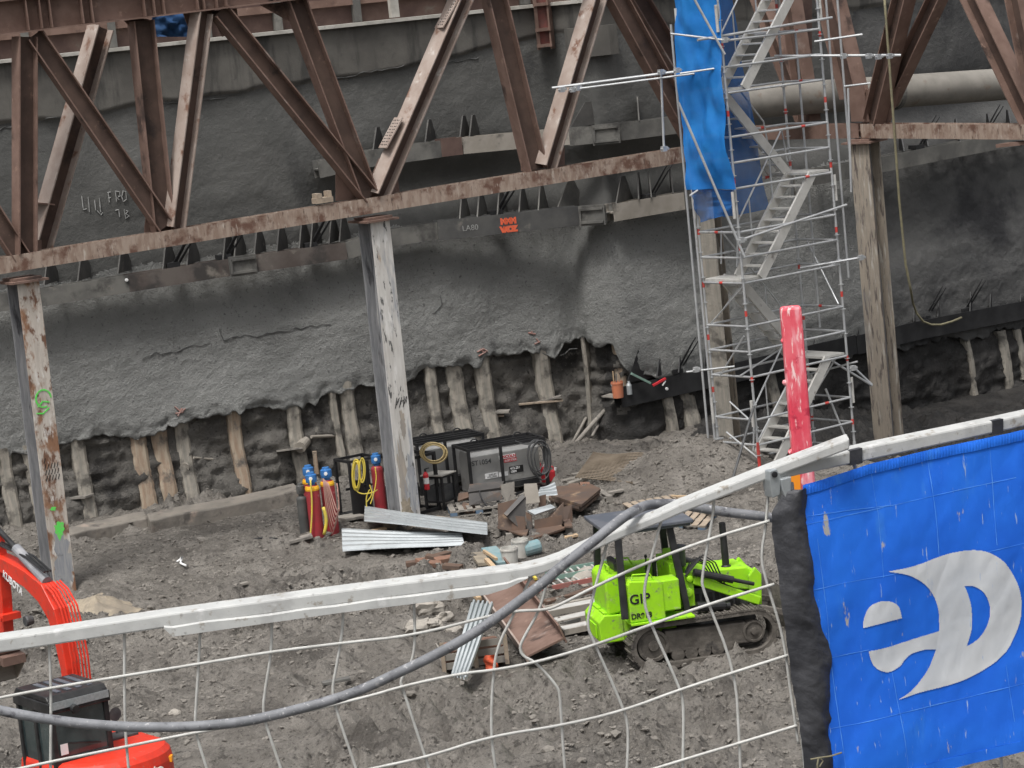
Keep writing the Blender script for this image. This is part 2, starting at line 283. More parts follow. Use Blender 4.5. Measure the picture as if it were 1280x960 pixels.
# banner mesh fabric: woven ribs, scuffs and white fibres
def banner_mat(name, c, c2, scuff):
    m = M(name, c, c2, 5, rough=.7, blots=[(scuff, 10, .56, .70, (1.5,1.5,.5)), ((.32,.45,.70), 60, .645, .72, (2.5,2.5,.3)), ((.45,.44,.42), 22, .645, .70, (1.5,1.5,.5))]); nt = m.node_tree; N = nt.nodes; L = nt.links; b = N['Principled BSDF']
    tc = N.new('ShaderNodeTexCoord'); w = N.new('ShaderNodeTexWave'); w.inputs['Scale'].default_value = 190; w.bands_direction = 'X'; w.inputs['Distortion'].default_value = .6; w.inputs['Detail'].default_value = 2
    w2 = N.new('ShaderNodeTexWave'); w2.inputs['Scale'].default_value = 170; w2.bands_direction = 'Z'; w2.inputs['Distortion'].default_value = .6
    L.new(tc.outputs['Object'], w.inputs[0]); L.new(tc.outputs['Object'], w2.inputs[0]); ad = N.new('ShaderNodeMath'); ad.operation = 'ADD'; L.new(w.outputs[1], ad.inputs[0]); L.new(w2.outputs[1], ad.inputs[1])
    bp = N.new('ShaderNodeBump'); bp.inputs['Distance'].default_value = .0012; bp.inputs['Strength'].default_value = .35; L.new(ad.outputs[0], bp.inputs['Height']); L.new(bp.outputs[0], b.inputs['Normal'])
    return m
MT['banner'] = banner_mat('blue_banner_fabric', (.007,.135,.74), (.012,.175,.84), (.03,.21,.80))
MT['banner_white'] = banner_mat('white_banner_print', (.66,.68,.70), (.57,.60,.64), (.40,.48,.62))
MT['banner_line'] = M('worn_fabric_line', (.10,.32,.85), (.05,.24,.80), 30, rough=.7)
# ------------------------------------------------------------------ the pit wall as a plan line
_pl = np.array([(-34, 47.7), (1.65, 62.25), (2.45, 61.35), (13, 69), (34, 84.5)], float)
_seg = np.hypot(*np.diff(_pl, axis=0).T); _cum = np.r_[0, np.cumsum(_seg)]
SS = np.arange(0, _cum[-1], .05); PXY = np.c_[np.interp(SS, _cum, _pl[:,0]), np.interp(SS, _cum, _pl[:,1])]
_k = np.exp(-.5*(np.arange(-12, 13)/3.0)**2); _k /= _k.sum()
for c in (0, 1):
    q = np.pad(PXY[:,c], 12, mode='reflect', reflect_type='odd'); PXY[:,c] = np.convolve(q, _k, 'valid')
_t = np.gradient(PXY, axis=0); _t /= np.hypot(_t[:,0], _t[:,1])[:,None]; NXY = np.c_[_t[:,1], -_t[:,0]]     # towards the camera side
_ks = np.ones(31)/31
NSM = np.c_[np.convolve(np.pad(NXY[:,0], 15, mode='edge'), _ks, 'valid'), np.convolve(np.pad(NXY[:,1], 15, mode='edge'), _ks, 'valid')]
def wp(s, off, z):
    i = np.clip(np.asarray(s)/.05, 0, len(SS)-1)
    x = np.interp(i, np.arange(len(SS)), PXY[:,0]); y = np.interp(i, np.arange(len(SS)), PXY[:,1])
    nx = np.interp(i, np.arange(len(SS)), NSM[:,0]); ny = np.interp(i, np.arange(len(SS)), NSM[:,1])
    return x+nx*off, y+ny*off, z
def wpv(s, off, z):
    a = wp(float(s), float(off), float(z)); return Vec((float(a[0]), float(a[1]), float(a[2])))
def wnorm(s):
    i = int(np.clip(s/.05, 0, len(SS)-1)); return Vec((NSM[i,0], NSM[i,1], 0)).normalized()
def whit(x, y, off=0.0):
    d = ray(x, y); Q = PXY + NSM*off; c = d.x*Q[:,1] - d.y*Q[:,0]
    i = np.nonzero((c[:-1] > 0) != (c[1:] > 0))[0][0]; f = c[i]/(c[i]-c[i+1])
    s = SS[i] + f*.05; yy = Q[i,1]*(1-f) + Q[i+1,1]*f
    return float(s), float(CAMZ + d.z*yy/d.y)
def W(x, y, off=0.0):
    s, z = whit(x, y, off); return wpv(s, off, z)

_edge = [(-260,640),(-120,600),(0,578),(40,566),(80,553),(120,549),(160,546),(185,543),(215,536),(240,527),(270,514),(290,512),(320,514),(350,510),(400,500),(445,488),(500,476),(545,464),(590,454),(630,443),(660,439),(690,440),(715,432),(740,430),(765,429),(785,470),(850,480),(950,462),(1050,440),(1140,432),(1280,408),(1400,385),(1700,330)]
_es = [whit(x, y, .35) for x, y in _edge]; _es = np.array(_es)
def zr(s):
    s = np.asarray(s, float)
    return np.interp(s, _es[:,0], _es[:,1]) + fbm(s*1.6, s*0, 3, 5)*.22 + fbm(s*7, s*0+3, 3, 9)*.10
S_SHADE = whit(1085, 300)[0]; S_K = whit(740, 300)[0]; S_UP = whit(400, 205)[0]
_lw = [(0,372),(158,345),(289,322),(430,303),(544,285),(722,268),(760,266),(850,250),(960,232),(1058,205),(1280,163)]
_lws = np.array([whit(x, y, .45) for x, y in _lw])
def zlw(s): return np.interp(s, _lws[:,0], _lws[:,1])
_jt = np.array([whit(x, y, .05) for x, y in [(-60,165),(0,155),(120,140),(230,122),(430,98),(600,62),(700,40),(1000,20)]])
def zjt(s): return np.interp(s, _jt[:,0], _jt[:,1])
def woff(s, z):
    s = np.asarray(s, float); z = np.asarray(z, float); zl = zlw(s); low = np.clip((zl-z-.1)/2.6, 0, 1.25); cap = sstep(-.05, .05, z - zjt(s) + fbm(s*1.1, z*.6, 3, 77)*.12)
    o = low*.40 + (1-cap)*(fbm(s/2.8, z/1.7, 2, 21)*.13 + fbm(s/.6, z/.5, 3, 31)*.018) + (.3+.7*np.clip(low*4, 0, 1))*(1-.6*cap)*(fbm(s/.24, z/.2, 2, 41)*.020 + np.abs(fbm(s/.11, z/.11, 2, 43))*.032)
    o = o + cap*.05
    # the hollow under the upper waling, right of the first brackets
    o = o - .30*sstep(S_UP-.5, S_UP+.8, s)*np.exp(-((z-zl-.9)/.55)**2)
    return o
def spt(s, z, lift=.02): return wpv(s, float(woff(np.array([s]), np.array([z]))[0]) + lift, z)

# shotcrete wall
NZ, ZT = 200, 9.55
sv = np.r_[np.arange(0, 15, .3), np.arange(15, 53, .06), np.arange(53, SS[-1]-.1, .3)] 
def wall_mesh():
    zb = zr(sv); t = np.linspace(0, 1, NZ+1)
    Sg, Tg = np.meshgrid(sv, t, indexing='ij'); Zg = ZT + (zb[:,None]-ZT)*Tg
    Og = woff(Sg, Zg); ragg = (fbm(Sg*5, Zg*5, 3, 51)*.12-.05)*sstep(.3, 0, Zg-zb[:,None]); Og = Og + ragg
    rows = [(Sg[:,j], Og[:,j], Zg[:,j]) for j in range(NZ+1)]
    for dz, do in ((-.005,-.03),(.02,-.08),(.08,-.3),(.2,-.9)):
        rows.append((sv, Og[:,-1]+do, zb+dz+fbm(sv*5, sv*0+do*9, 2, 3)*.05))
    n = len(sv); X = []
    for a, b, c in rows:
        x, y, z = wp(a, b, c); X.append(np.c_[x, y, z])
    vs = np.concatenate(X); m = len(rows); mb = MB(); mb.v = vs.tolist()
    j, i = np.meshgrid(np.arange(m-1), np.arange(n-1), indexing='ij'); j = j.ravel(); i = i.ravel()
    mb.f = np.c_[j*n+i, j*n+i+1, (j+1)*n+i+1, (j+1)*n+i][:, ::-1].tolist()
    # materials: concrete band, old shotcrete, fresh shotcrete, shotcrete with the right-hand shade painted in
    zc = vs[j*n+i, 2]; sc = sv[i]; mi = np.where(zc > zjt(sc), 0, np.where(zc > zlw(sc)+.1+fbm(sc, zc, 3, 8)*.2, 1, 2))
    mi = np.where((sc + fbm(sc*.5, zc*.8, 4, 15)*.5 > S_SHADE) & (zc < zjt(sc)), 3, mi)
    mb.m = mi.astype(int).tolist(); return mb
rw_ = thing('retaining_wall', wpv(whit(500, 600)[0], 0, 0), 'grey sprayed concrete pit wall with a ragged lower edge', 'wall')
wm = wall_mesh().build('shotcrete_face', [MT['concrete'], MT['shotcrete_old'], MT['shotcrete'], MT['shotcrete_shaded']], rw_, smooth=True)

# pale ledge on top of the wall, timber hoarding above and behind it
def strip(mb, s0, s1, o0, o1, z0, z1, st=.5, zf=None):
    ss = list(np.arange(s0, s1, st)) + [s1]
    for a, b in zip(ss[:-1], ss[1:]):
        p = [wpv(a, o0, z0), wpv(b, o0, z0), wpv(b, o1, z0), wpv(a, o1, z0)]
        h = Vec((0,0,z1-z0)); mb.add(p+[q+h for q in p], [(0,1,5,4),(1,2,6,5),(2,3,7,6),(3,0,4,7),(4,5,6,7),(3,2,1,0)])
mb = MB(); strip(mb, 8, SS[-1]-1, -.8, .18, 9.54, 9.61); mb.build('ledge', MT['concrete_pale'], rw_)
hd = thing('hoarding', wpv(whit(300, 30)[0], -.8, 9.6), 'dark brown boarded hoarding behind the pale ledge at the top of the wall', 'hoarding')
mb = MB(); strip(mb, 8, SS[-1]-1, -1.0, -.8, 9.3, 12.5); mb.build('panel', MT['steel_brown'], hd)
mb = MB(); strip(mb, 8, SS[-1]-1, -.8, -.66, 10.0, 10.16); mb.build('rail', MT['rust'], hd)
for x in (20, 130, 250, 340, 440, 560, 650):
    mb = MB(); s = whit(x, 5, -.7)[0]; strip(mb, s, s+.16, -.79, -.6, 9.62, 12.4); mb.build('upright', MT['steel_grey'], hd)
pst = MB(); s = whit(492, 8, .0)[0]; strip(pst, s-.09, s+.09, -.1, .08, 9.64, 10.9)
tag(pst.build('post', MT['concrete_pale'], base=wpv(s, 0, 9.64)), 'short cream painted post standing on the pale ledge', 'post')

# wet earth face under the shotcrete
def earth_mesh():
    z = np.arange(-2.6, 5.0, .075); s2 = np.r_[np.arange(0, 15, .4), np.arange(15, 53, .075), np.arange(53, SS[-1]-.1, .4)]; Sg, Zg = np.meshgrid(s2, z, indexing='ij')
    Og = .28 + fbm(Sg/1.2, Zg/1.0, 3, 61)*.20 + fbm(Sg/.35, Zg/.25, 3, 62)*.13 - np.abs(fbm(Sg/.2, Zg/.16, 3, 64))*.13 + .22*sstep(1.4, -.2, Zg) + .03*np.sign(np.sin(Zg*2*np.pi/.3)) *sstep(-.1,.2,vn(Sg/1.5,Zg/1.2,66))
    Og = Og - 1.0*sstep(.15, .55, Zg - zr(Sg)); x, y, zz = wp(Sg.ravel(), Og.ravel(), Zg.ravel()); n, m = Sg.shape; mb = MB(); mb.v = np.c_[x, y, zz].tolist()
    i, j = np.meshgrid(np.arange(n-1), np.arange(m-1), indexing='ij'); i = i.ravel(); j = j.ravel()
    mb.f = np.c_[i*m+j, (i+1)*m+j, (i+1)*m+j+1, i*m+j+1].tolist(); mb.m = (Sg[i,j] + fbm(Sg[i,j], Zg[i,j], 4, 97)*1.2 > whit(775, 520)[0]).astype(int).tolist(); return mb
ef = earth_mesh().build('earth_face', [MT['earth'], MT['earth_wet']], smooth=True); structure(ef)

# ------------------------------------------------------------------ ground
_bk = [(0,770),(120,765),(250,800),(380,800),(470,770),(560,745)]
def gauss(X, Y, cx, cy, r, h, ry=None): return h*np.exp(-(((X-cx)/r)**2 + ((Y-cy)/(ry or r))**2))
def seg_dist(X, Y, pts):
    d = np.full(np.shape(X), 1e9)
    for (ax, ay), (bx, by) in zip(pts[:-1], pts[1:]):
        ex, ey = bx-ax, by-ay; t = np.clip(((X-ax)*ex+(Y-ay)*ey)/(ex*ex+ey*ey), 0, 1); d = np.minimum(d, np.hypot(X-ax-t*ex, Y-ay-t*ey))
    return d
def flat(px): return [tuple(PZ(x, y, 0.0).xy) for x, y in px]
def seg_along(X, Y, pts):
    d = np.full(np.shape(X), 1e9); o = np.zeros(np.shape(X)); acc = 0.0
    for (ax, ay), (bx, by) in zip(pts[:-1], pts[1:]):
        ex, ey = bx-ax, by-ay; L_ = math.hypot(ex, ey); t = np.clip(((X-ax)*ex+(Y-ay)*ey)/(L_*L_), 0, 1); q = np.hypot(X-ax-t*ex, Y-ay-t*ey); m = q < d; o = np.where(m, acc+t*L_, o); d = np.minimum(d, q); acc += L_
    return o
RUTS = [flat([(470,800),(560,855),(680,880),(800,860),(960,830)]), flat([(430,850),(520,905),(660,925),(800,905),(960,880)]), flat([(330,720),(560,700),(700,690)]), flat([(240,960),(420,930),(600,960)]), flat([(300,840),(420,880),(520,950)])]
BANK = flat([(-60,800),(120,790),(250,790),(330,770),(420,760),(560,735)])
MOUND = PZ(868, 572, .4); MOUND2 = PZ(735, 575, .3); CLUMP = PZ(125, 752, 0); MOUND3 = PZ(420, 800, 0)
def gh(X, Y, fine=True):
    X = np.asarray(X, float); Y = np.asarray(Y, float)
    z = -.95*sstep(4.2, 10, X)*sstep(52, 60, Y) + fbm(X/5, Y/5, 3, 71)*.28
    z = z + gauss(X, Y, MOUND.x, MOUND.y, 1.5, .85, 1.2) + gauss(X, Y, MOUND2.x, MOUND2.y+1.3, 1.5, .5, .8) + gauss(X, Y, CLUMP.x, CLUMP.y, .9, .28) + gauss(X, Y, MOUND3.x, MOUND3.y, 1.8, .3, 1.2)
    z = z + .25*np.exp(-(seg_dist(X, Y, BANK)/.8)**2)
    for r in RUTS:
        d, al = seg_dist(X, Y, r), 0; d1 = np.abs(d-.55); al = seg_along(X, Y, r); z = z - .11*np.exp(-(d1/.17)**2) + .06*np.exp(-((d1-.3)/.12)**2) + .032*np.sin(al*2*np.pi/.21)*np.exp(-(d1/.17)**4)
    if fine:
        rough = .45 + 1.1*sstep(-.1, .28, fbm(X/2.2, Y/2.2, 3, 91)) + .8*np.exp(-(seg_dist(X, Y, BANK)/1.5)**2)
        X = X + .22*fbm(X/.7, Y/.7, 2, 81); Y = Y + .22*fbm(X/.7+5, Y/.7, 2, 82)
        z = z + rough*(fbm(X/.6, Y/.6, 3, 72)*.17 + np.abs(fbm(X/.30, Y/.30, 3, 73))*.20 - np.abs(fbm(X/.15, Y/.15, 2, 75))*.12 + fbm(X/.07, Y/.07, 2, 74)*.035)
    return z
def G(x, y, dz=0.0):                 # sight line meets the ground (smooth shape of it)
    z = 0.0
    for _ in range(8):
        p = PZ(x, y, z+dz); z = float(gh(np.array([p.x]), np.array([p.y]), False)[0])
    return Vec((p.x, p.y, z))
def gz(x, y): return float(gh(np.array([x]), np.array([y]), False)[0])
gx = np.r_[np.linspace(-60, -13, 24)[:-1], np.arange(-13, 12, .055), np.linspace(12, 60, 30)]
gy = np.r_[np.linspace(4.6, 32, 26)[:-1], np.arange(32, 66, .055), np.linspace(66, 110, 24)]
Xg, Yg = np.meshgrid(gx, gy, indexing='ij'); Zg = gh(Xg, Yg)
mb = MB(); mb.v = np.c_[Xg.ravel(), Yg.ravel(), Zg.ravel()].tolist(); n, m = Xg.shape
i, j = np.meshgrid(np.arange(n-1), np.arange(m-1), indexing='ij'); i = i.ravel(); j = j.ravel()
mb.f = np.c_[i*m+j, (i+1)*m+j, (i+1)*m+j+1, i*m+j+1].tolist()
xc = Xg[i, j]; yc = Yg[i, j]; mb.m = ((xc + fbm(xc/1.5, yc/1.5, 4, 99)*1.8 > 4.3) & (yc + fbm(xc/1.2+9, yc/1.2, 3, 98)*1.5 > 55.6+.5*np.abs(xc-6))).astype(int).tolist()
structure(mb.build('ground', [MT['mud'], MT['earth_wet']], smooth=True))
# loose clods
rs = np.random.RandomState(4)
icf = np.array([(0,1,2),(0,2,3),(0,3,4),(0,4,5),(0,5,1),(1,6,2),(2,7,3),(3,8,4),(4,9,5),(5,10,1),(2,6,7),(3,7,8),(4,8,9),(5,9,10),(1,10,6),(11,7,6),(11,8,7),(11,9,8),(11,10,9),(11,6,10)])
I = np.array([(0,0,1),(.894,0,.447),(.276,.851,.447),(-.724,.526,.447),(-.724,-.526,.447),(.276,-.851,.447),(.724,.526,-.447),(-.276,.851,-.447),(-.894,0,-.447),(-.276,-.851,-.447),(.724,-.526,-.447),(0,0,-1)])
def clods(NC, rfun, bias, seed):
    cx = rs.uniform(-13, 9, NC*4); cy = rs.uniform(33.5, 60, NC*4); rut = 9.0
    for r in RUTS: rut = np.minimum(rut, np.abs(seg_dist(cx, cy, r)-.55))
    w = fbm(cx/1.3, cy/1.3, 4, seed)*1.1 + .38*np.exp(-(seg_dist(cx, cy, BANK)/1.4)**2) + .3*np.exp(-((cx-MOUND.x)**2+(cy-MOUND.y)**2)/2.5) - .35*np.exp(-(rut/.3)**2) + rs.uniform(-.16, .16, NC*4)
    k = w > bias; cx = cx[k][:NC]; cy = cy[k][:NC]; n = len(cx); r = rfun(rs.rand(n)); cz = gh(cx, cy)
    v = I[None]*(r[:,None,None]*(.55+.75*rs.rand(n,12,1)))*np.c_[1+.6*rs.rand(n), 1+.5*rs.rand(n), np.full(n,.75)][:,None,:]
    v = v + np.c_[cx, cy, cz+r*.12][:,None,:]; return v.reshape(-1,3), (icf[None]+12*np.arange(n)[:,None,None]).reshape(-1,3)
v1, f1 = clods(15000, lambda u: .016+.022*u**2, -.02, 91); v2, f2_ = clods(2500, lambda u: .03+.05*u**6, .12, 93)
mb = MB(); mb.v = np.r_[v1, v2].tolist(); mb.f = np.r_[f1, f2_+len(v1)].tolist(); mb.m = [0]
structure(mb.build('clods', MT['clod']), 'stuff')

# street slab behind the fence and the near pit wall below it (outside the picture, they stand there all the same)
structure(MB().box(-40, 40, -8, 5.45, 6.6, 7.1).build('pavement', MT['concrete']))
tag(MB().box(-40, 40, 4.9, 5.4, -.5, 6.59).build('near_wall', MT['shotcrete_old'], base=(0, 5.4, -.5)), 'sprayed concrete wall below the near edge of the pit', 'wall')

# ------------------------------------------------------------------ soldier piles in the earth face
piles = [((0,578),(14,655),16,'pile'),((30,574),(46,655),14,'pile'),((92,562),(108,655),17,'pile'),((165,546),(182,650),19,'pile_rust'),((192,543),(209,648),19,'pile_rust'),((220,536),(236,640),17,'pile'),((284,516),(300,630),16,'pile_rust'),((358,508),(372,615),18,'pile'),((426,494),(440,605),18,'pile'),((530,470),(544,575),14,'pile'),((559,464),(575,560),21,'pile'),((594,456),(608,560),19,'pile'),((668,448),(684,560),20,'pile'),((737,438),(752,560),11,'pile'),((815,480),(826,565),13,'pile'),((838,470),(850,560),22,'pile'),((945,470),(954,560),16,'pile'),((1076,440),(1090,545),16,'pile'),((1190,440),(1196,492),9,'pile'),((1232,430),(1240,495),17,'pile'),((1252,428),(1258,472),13,'pile'),((1274,425),(1280,468),13,'pile'),((408,500),(420,575),9,'pile')]
pl_lab = ['muddy pile at the far left edge of the earth face','muddy pile just left of the rust and white column','narrow muddy pile just right of the rust and white column','left of two rust tinted piles standing side by side in the earth face','right of two rust tinted piles standing side by side in the earth face','grey pile just right of the two rust tinted piles','lone rust brown pile left of the red gas bottles','grey pile with a board fixed to it above the red gas bottles','wide grey pile left of the middle column beside the pipe stub','thin pile right of the middle column, first of the row above the welders','pale pile second in the row above the welders','pile with a plank resting on its foot above the welders','pale pile with boards leaning out, right of the wire mesh','thin pale pile left of the orange bucket','slim pile under the left end of the black waling','wide muddy pile under the middle of the black waling','pile behind the scaffold below the black waling','dark pile just left of the right tan column','thin pale pile in the dark earth right of the tan column','pale jagged pile hanging under the black waling on the right','short pale pile second from the right edge','short pale pile at the right edge','half buried slim pile left of the wide grey one']
for k, ((x0,y0),(x1,y1),wpx,mt) in enumerate(piles):
    s0, z0 = whit(x0, y0, -.1); s1, z1 = whit(x1, y1, -.1); wd = wpx/57.0; z0 += .35
    if k not in (18,19,20,21): z1 = min(z1, 0) - .5
    mb = MB(); nn = 26
    def prof(t, sgn): 
        z = z0+(z1-z0)*t; return wd/2*(1+.14*vn(np.array([z*2.5]), np.array([k*7.7+sgn]), 3)[0]+.20*vn(np.array([z*9.0]), np.array([k*3.1+sgn]), 4)[0])
    rows = []
    for r_ in range(nn+1):
        t = r_/nn; z = z0+(z1-z0)*t; s = s0+(s1-s0)*t; a, b = prof(t, 0), prof(t, 50); bulge = .05*vn(np.array([z*2.0]), np.array([k*1.0]), 6)[0]; lo_ = .2*float(sstep(1.4, -.2, z))+.31
        rows.append([wpv(s-a, -.42, z), wpv(s-a, .02+bulge+lo_, z), wpv(s-a*.6, .07+bulge+lo_, z), wpv(s+b*.6, .07+bulge+lo_, z), wpv(s+b, .02+bulge+lo_, z), wpv(s+b, -.42, z)])
    vs = [p for r_ in rows for p in r_]; fs = [(r_*6+c, r_*6+c+1, (r_+1)*6+c+1, (r_+1)*6+c) for r_ in range(nn) for c in range(5)] + [(0,1,2,3,4,5), tuple(nn*6+c for c in range(5,-1,-1))]
    mb.add(vs, fs)
    tag(fix_normals(mb.build('soldier_pile', MT[mt], base=wpv(s1, -.1, z1))), pl_lab[k], 'pile', 'soldier piles showing in the earth face')
s, z = whit(777, 470, -.05); mb = MB().tube([wpv(s, .02, z+1.0), wpv(s+.03, .02, z-.9)], .16, 14)
tag(mb.build('round_pile', MT['pile_rust'], smooth=False, base=wpv(s, .02, z-.9)), 'round red brown pipe pile behind the orange bucket', 'pile')

MT['steel_dark'] = M('dark_muddy_steel', (.06,.06,.06), (.095,.094,.09), 1.5, 8, rough=.8, blots=[((.16,.15,.135),3,.6,.74)])
MT['steel_dim'] = M('brown_grey_steel', (.085,.068,.06), (.13,.112,.1), 1.5, 8, rough=.8, blots=[((.05,.045,.042),1.3,.52,.68), ((.2,.18,.155),2.5,.6,.75)])
# ------------------------------------------------------------------ walings with their brackets
def waling(pts, off, h, label, matn, gussets, ties=(), splices=(), gh_=.55, gm=None, depth=.36, bolts=(), gdir=1, gdir_=-1, grot=.6):
    P3 = [W(x, y, off) for x, y in pts]; ms = matn if isinstance(matn, list) else [matn]*(len(P3)-1)
    t = thing('waling', P3[0], label, 'waling', 'steel walings along the pit wall')
    zz = Vec((0,0,1))
    for a, b, mm in zip(P3[:-1], P3[1:], ms):
        MB().hbeam(a, b, depth, h, .03, .03, zz).build('beam', MT[mm], t)
    for gx_, gy_ in gussets:
        s, z = whit(gx_, gy_, off); n = wnorm(s); p = wpv(s, off, z)
        top = p + zz*(h/2); tdir = Vec((-n.y, n.x, 0)); tdir = -tdir if tdir.x < 0 else tdir; nr = (n*.8 + tdir*grot*gdir_).normalized(); td0 = tdir; n0 = n; n = nr; tdir = Vec((-n.y, n.x, 0))
        poly = [top + n*(depth/2-.02), top - n*(off+.25), top - n*(off-.05) + zz*gh_, top - n*(off-.25) + zz*gh_]
        MB().prism([q - tdir*.015 for q in poly], tdir*.03).build('gusset', MT[gm or 'gusset'], t)
    for tx, ty, in ties:
        s, z = whit(tx, ty, off); n = wnorm(s); p = wpv(s, off-.1, z) + zz*(h/2); tdir = Vec((-n.y, n.x, 0)); mb = MB()
        for k in range(5):
            q = p + tdir*(.035*k-.07); mb.tube([q - zz*.1, q + n*.28 + zz*(.62+.05*(k % 3)) + tdir*(.42*gdir+.02*k)], .014, 6)
        mb.build('tieback_strand', MT['steel_black'], t)
        MB().box8(p + zz*.02, tdir*.14, n*.13, zz*.05).build('anchor_plate', MT['steel_black'], t)
    for sx, sy in splices:
        s, z = whit(sx, sy, off); n = wnorm(s); p = wpv(s, off, z); tdir = Vec((-n.y, n.x, 0))
        mb = MB(); mb.box8(p + n*(depth/2+.02), tdir*.3, n*.02, zz*(h/2+.03)); mb.box8(p + n*(depth/2+.05)+zz*(h*.38), tdir*.26, n*.03, zz*.025); mb.box8(p + n*(depth/2+.05)-zz*(h*.38), tdir*.26, n*.03, zz*.025); mb.box8(p+n*(depth/2+.05)-tdir*.26, tdir*.02, n*.03, zz*(h*.42)); mb.build('splice_plate', MT[gm or 'steel_grey'], t)
    for bx, by in bolts:
        s, z = whit(bx, by, off+depth/2); n = wnorm(s); MB().lathe(wpv(s, off+depth/2, z), n, [(0,.035),(.03,.035),(.035,.0)], 10).build('bolt_hole', MT['white'], t)
    return t
waling([(-160,396),(54,371),(158,354),(289,333),(430,313),(487,297),(544,288)], .45, .36, 'long muddy waling beam behind the left truss, under the left bottom chord', ['steel_grey','steel_grey','steel_dim','steel_dim','steel_grey','steel_grey'],
       [(60,366),(102,361),(152,352),(208,346),(238,341),(283,334),(297,332),(322,328),(350,324),(378,320),(392,318),(415,314),(428,312)], [(218,343),(282,333),(390,318)], [(300,331)], bolts=[(158,350),(288,331)])
w2 = waling([(545,288),(722,269)], .5, .42, 'dark waling beam carrying orange spray marks, right of the middle column', ['steel_dark'], [(578,285),(600,282),(625,279),(652,276),(676,274),(704,271)], [(622,279)], [], gm='steel_grey')
waling([(722,269),(762,266),(850,251),(905,241)], .45, .38, 'muddy waling length right of the spray marked one, ending behind the scaffold', ['steel_grey','steel_tan','steel_grey'], [(800,259),(815,257),(842,252),(775,264)], [(814,257)], [(744,268)])
waling([(395,212),(453,199),(548,186)], .5, .36, 'upper waling length with bent stiffeners left of the tan painted length', ['steel_grey','steel_grey'], [(470,197),(500,193),(535,187),(412,208)], gh_=.45)
waling([(548,185),(574,182)], .52, .38, 'short red brown waling stub in the upper row', ['steel_brown'], [], gh_=.45)
waling([(575,182),(652,175),(712,170)], .5, .36, 'tan coated waling length in the upper row behind the light diagonal', ['steel_tan','steel_tan'], [(590,181),(578,182)], gh_=.45)
waling([(712,171),(770,165),(843,156),(900,147)], .5, .38, 'grey upper waling length with a bolted splice left of the scaffold', ['steel_grey','steel_grey','steel_grey'], [(722,169),(800,161)], [], [(757,167)], gh_=.5)
waling([(1010,222),(1060,213),(1170,191),(1280,170),(1420,142)], .5, .36, 'dark waling behind the right bottom chord, sloping up to the right edge', ['steel_grey']*4, [(1130,198),(1160,192),(1200,185),(1240,178),(1265,173)], [(1150,194),(1230,180)], [], gh_=.5, gm='steel_black')
waling([(772,496),(888,470)], .55, .46, 'fresh black waling length holding a bucket and tools', ['steel_black'], [(792,490),(826,482),(852,477),(884,470)], [(848,478)], [], gh_=.8, gm='steel_black', grot=1.3, bolts=[(833,486)])
waling([(889,471),(960,454),(1064,430)], .5, .44, 'black waling length behind the scaffold foot', ['steel_black']*2, [(915,465),(1020,440),(1056,432)], [], [], gh_=.7, gm='steel_black', grot=1.3)
waling([(1065,431),(1150,411),(1280,386),(1420,358)], .5, .44, 'black waling length at the right with slanted anchor strands', ['steel_black']*3, [(1145,412),(1175,406),(1215,399),(1240,394),(1278,387),(1075,428)], [(1158,410),(1208,400)], [], gh_=.75, gm='steel_black', grot=1.3)
# spray marks on the dark waling, on the plane of its front flange
A_, B_ = W(545, 288, .5), W(722, 269, .5); tdir = (B_-A_).normalized(); n = Vec((tdir.y, -tdir.x, 0)).normalized(); fa, fb = A_+n*.184, B_+n*.184
def onf(x, y): return PP(x, y, fa, fb)
text('spray_mark', 'MMM', .17, onf(626, 280.5), tdir, (0,0,1), MT['spray_orange'], w2, .002, .75, .014)
text('spray_mark', 'VKOZ', .16, onf(626, 290.5), tdir, (0,0,1), MT['spray_orange'], w2, .002, .75, .016)
text('chalk_mark', 'LA80', .17, onf(578, 289), tdir, (0,0,1), MT['chalk'], w2, .002)

# strokes that lie on the wall surface
def stroke(pts, r, lift=.015):
    out = []
    for (x0,y0),(x1,y1) in zip(pts[:-1], pts[1:]):
        k = max(2, int(math.hypot(x1-x0, y1-y0)/3))
        for q in range(k): 
            x = x0+(x1-x0)*q/k; y = y0+(y1-y0)*q/k; o = .0
            for _ in range(3):
                s, z = whit(x, y, o); o = float(woff(np.array([s]), np.array([z]))[0])
            out.append(spt(s, z, lift))
    return out
mk = MB()
for st in ([(102,245),(104,262),(112,260)],[(110,246),(112,268)],[(118,250),(120,266)],[(124,247),(126,268)],[(121,263),(126,269),(130,262)],[(135,240),(137,256)],[(134,241),(142,239)],[(135,248),(141,246)],[(144,239),(146,255)],[(144,239),(149,240),(150,245),(145,247)],[(146,247),(151,253)],[(154,238),(152,246),(154,252),(158,249),(157,240),(154,238)],[(144,263),(152,261)],[(148,262),(150,274)],[(155,262),(157,273),(161,270),(157,267),(160,264),(155,262)]):
    mk.tube(stroke(st, .01), .011, 5)
mk.build('chalk_mark', MT['chalk'], rw_)
mk = MB()
for st in ([(218,508),(226,515),(234,508)],[(219,517),(232,514)],[(222,520),(229,507)],[(596,440),(604,436),(612,441)],[(600,436),(608,444)],[(598,445),(610,438)],[(660,416),(672,418)],[(664,414),(668,422)],[(668,430),(678,425)],[(670,423),(676,431)]):
    mk.tube(stroke(st, .02), .018, 5)
mk.build('spray_mark', MT['spray_dim'], rw_)
MT['crack'] = M('crack_shadowed_grout', (.085,.086,.083), (.12,.12,.117), 5, rough=.95)
mk = MB()
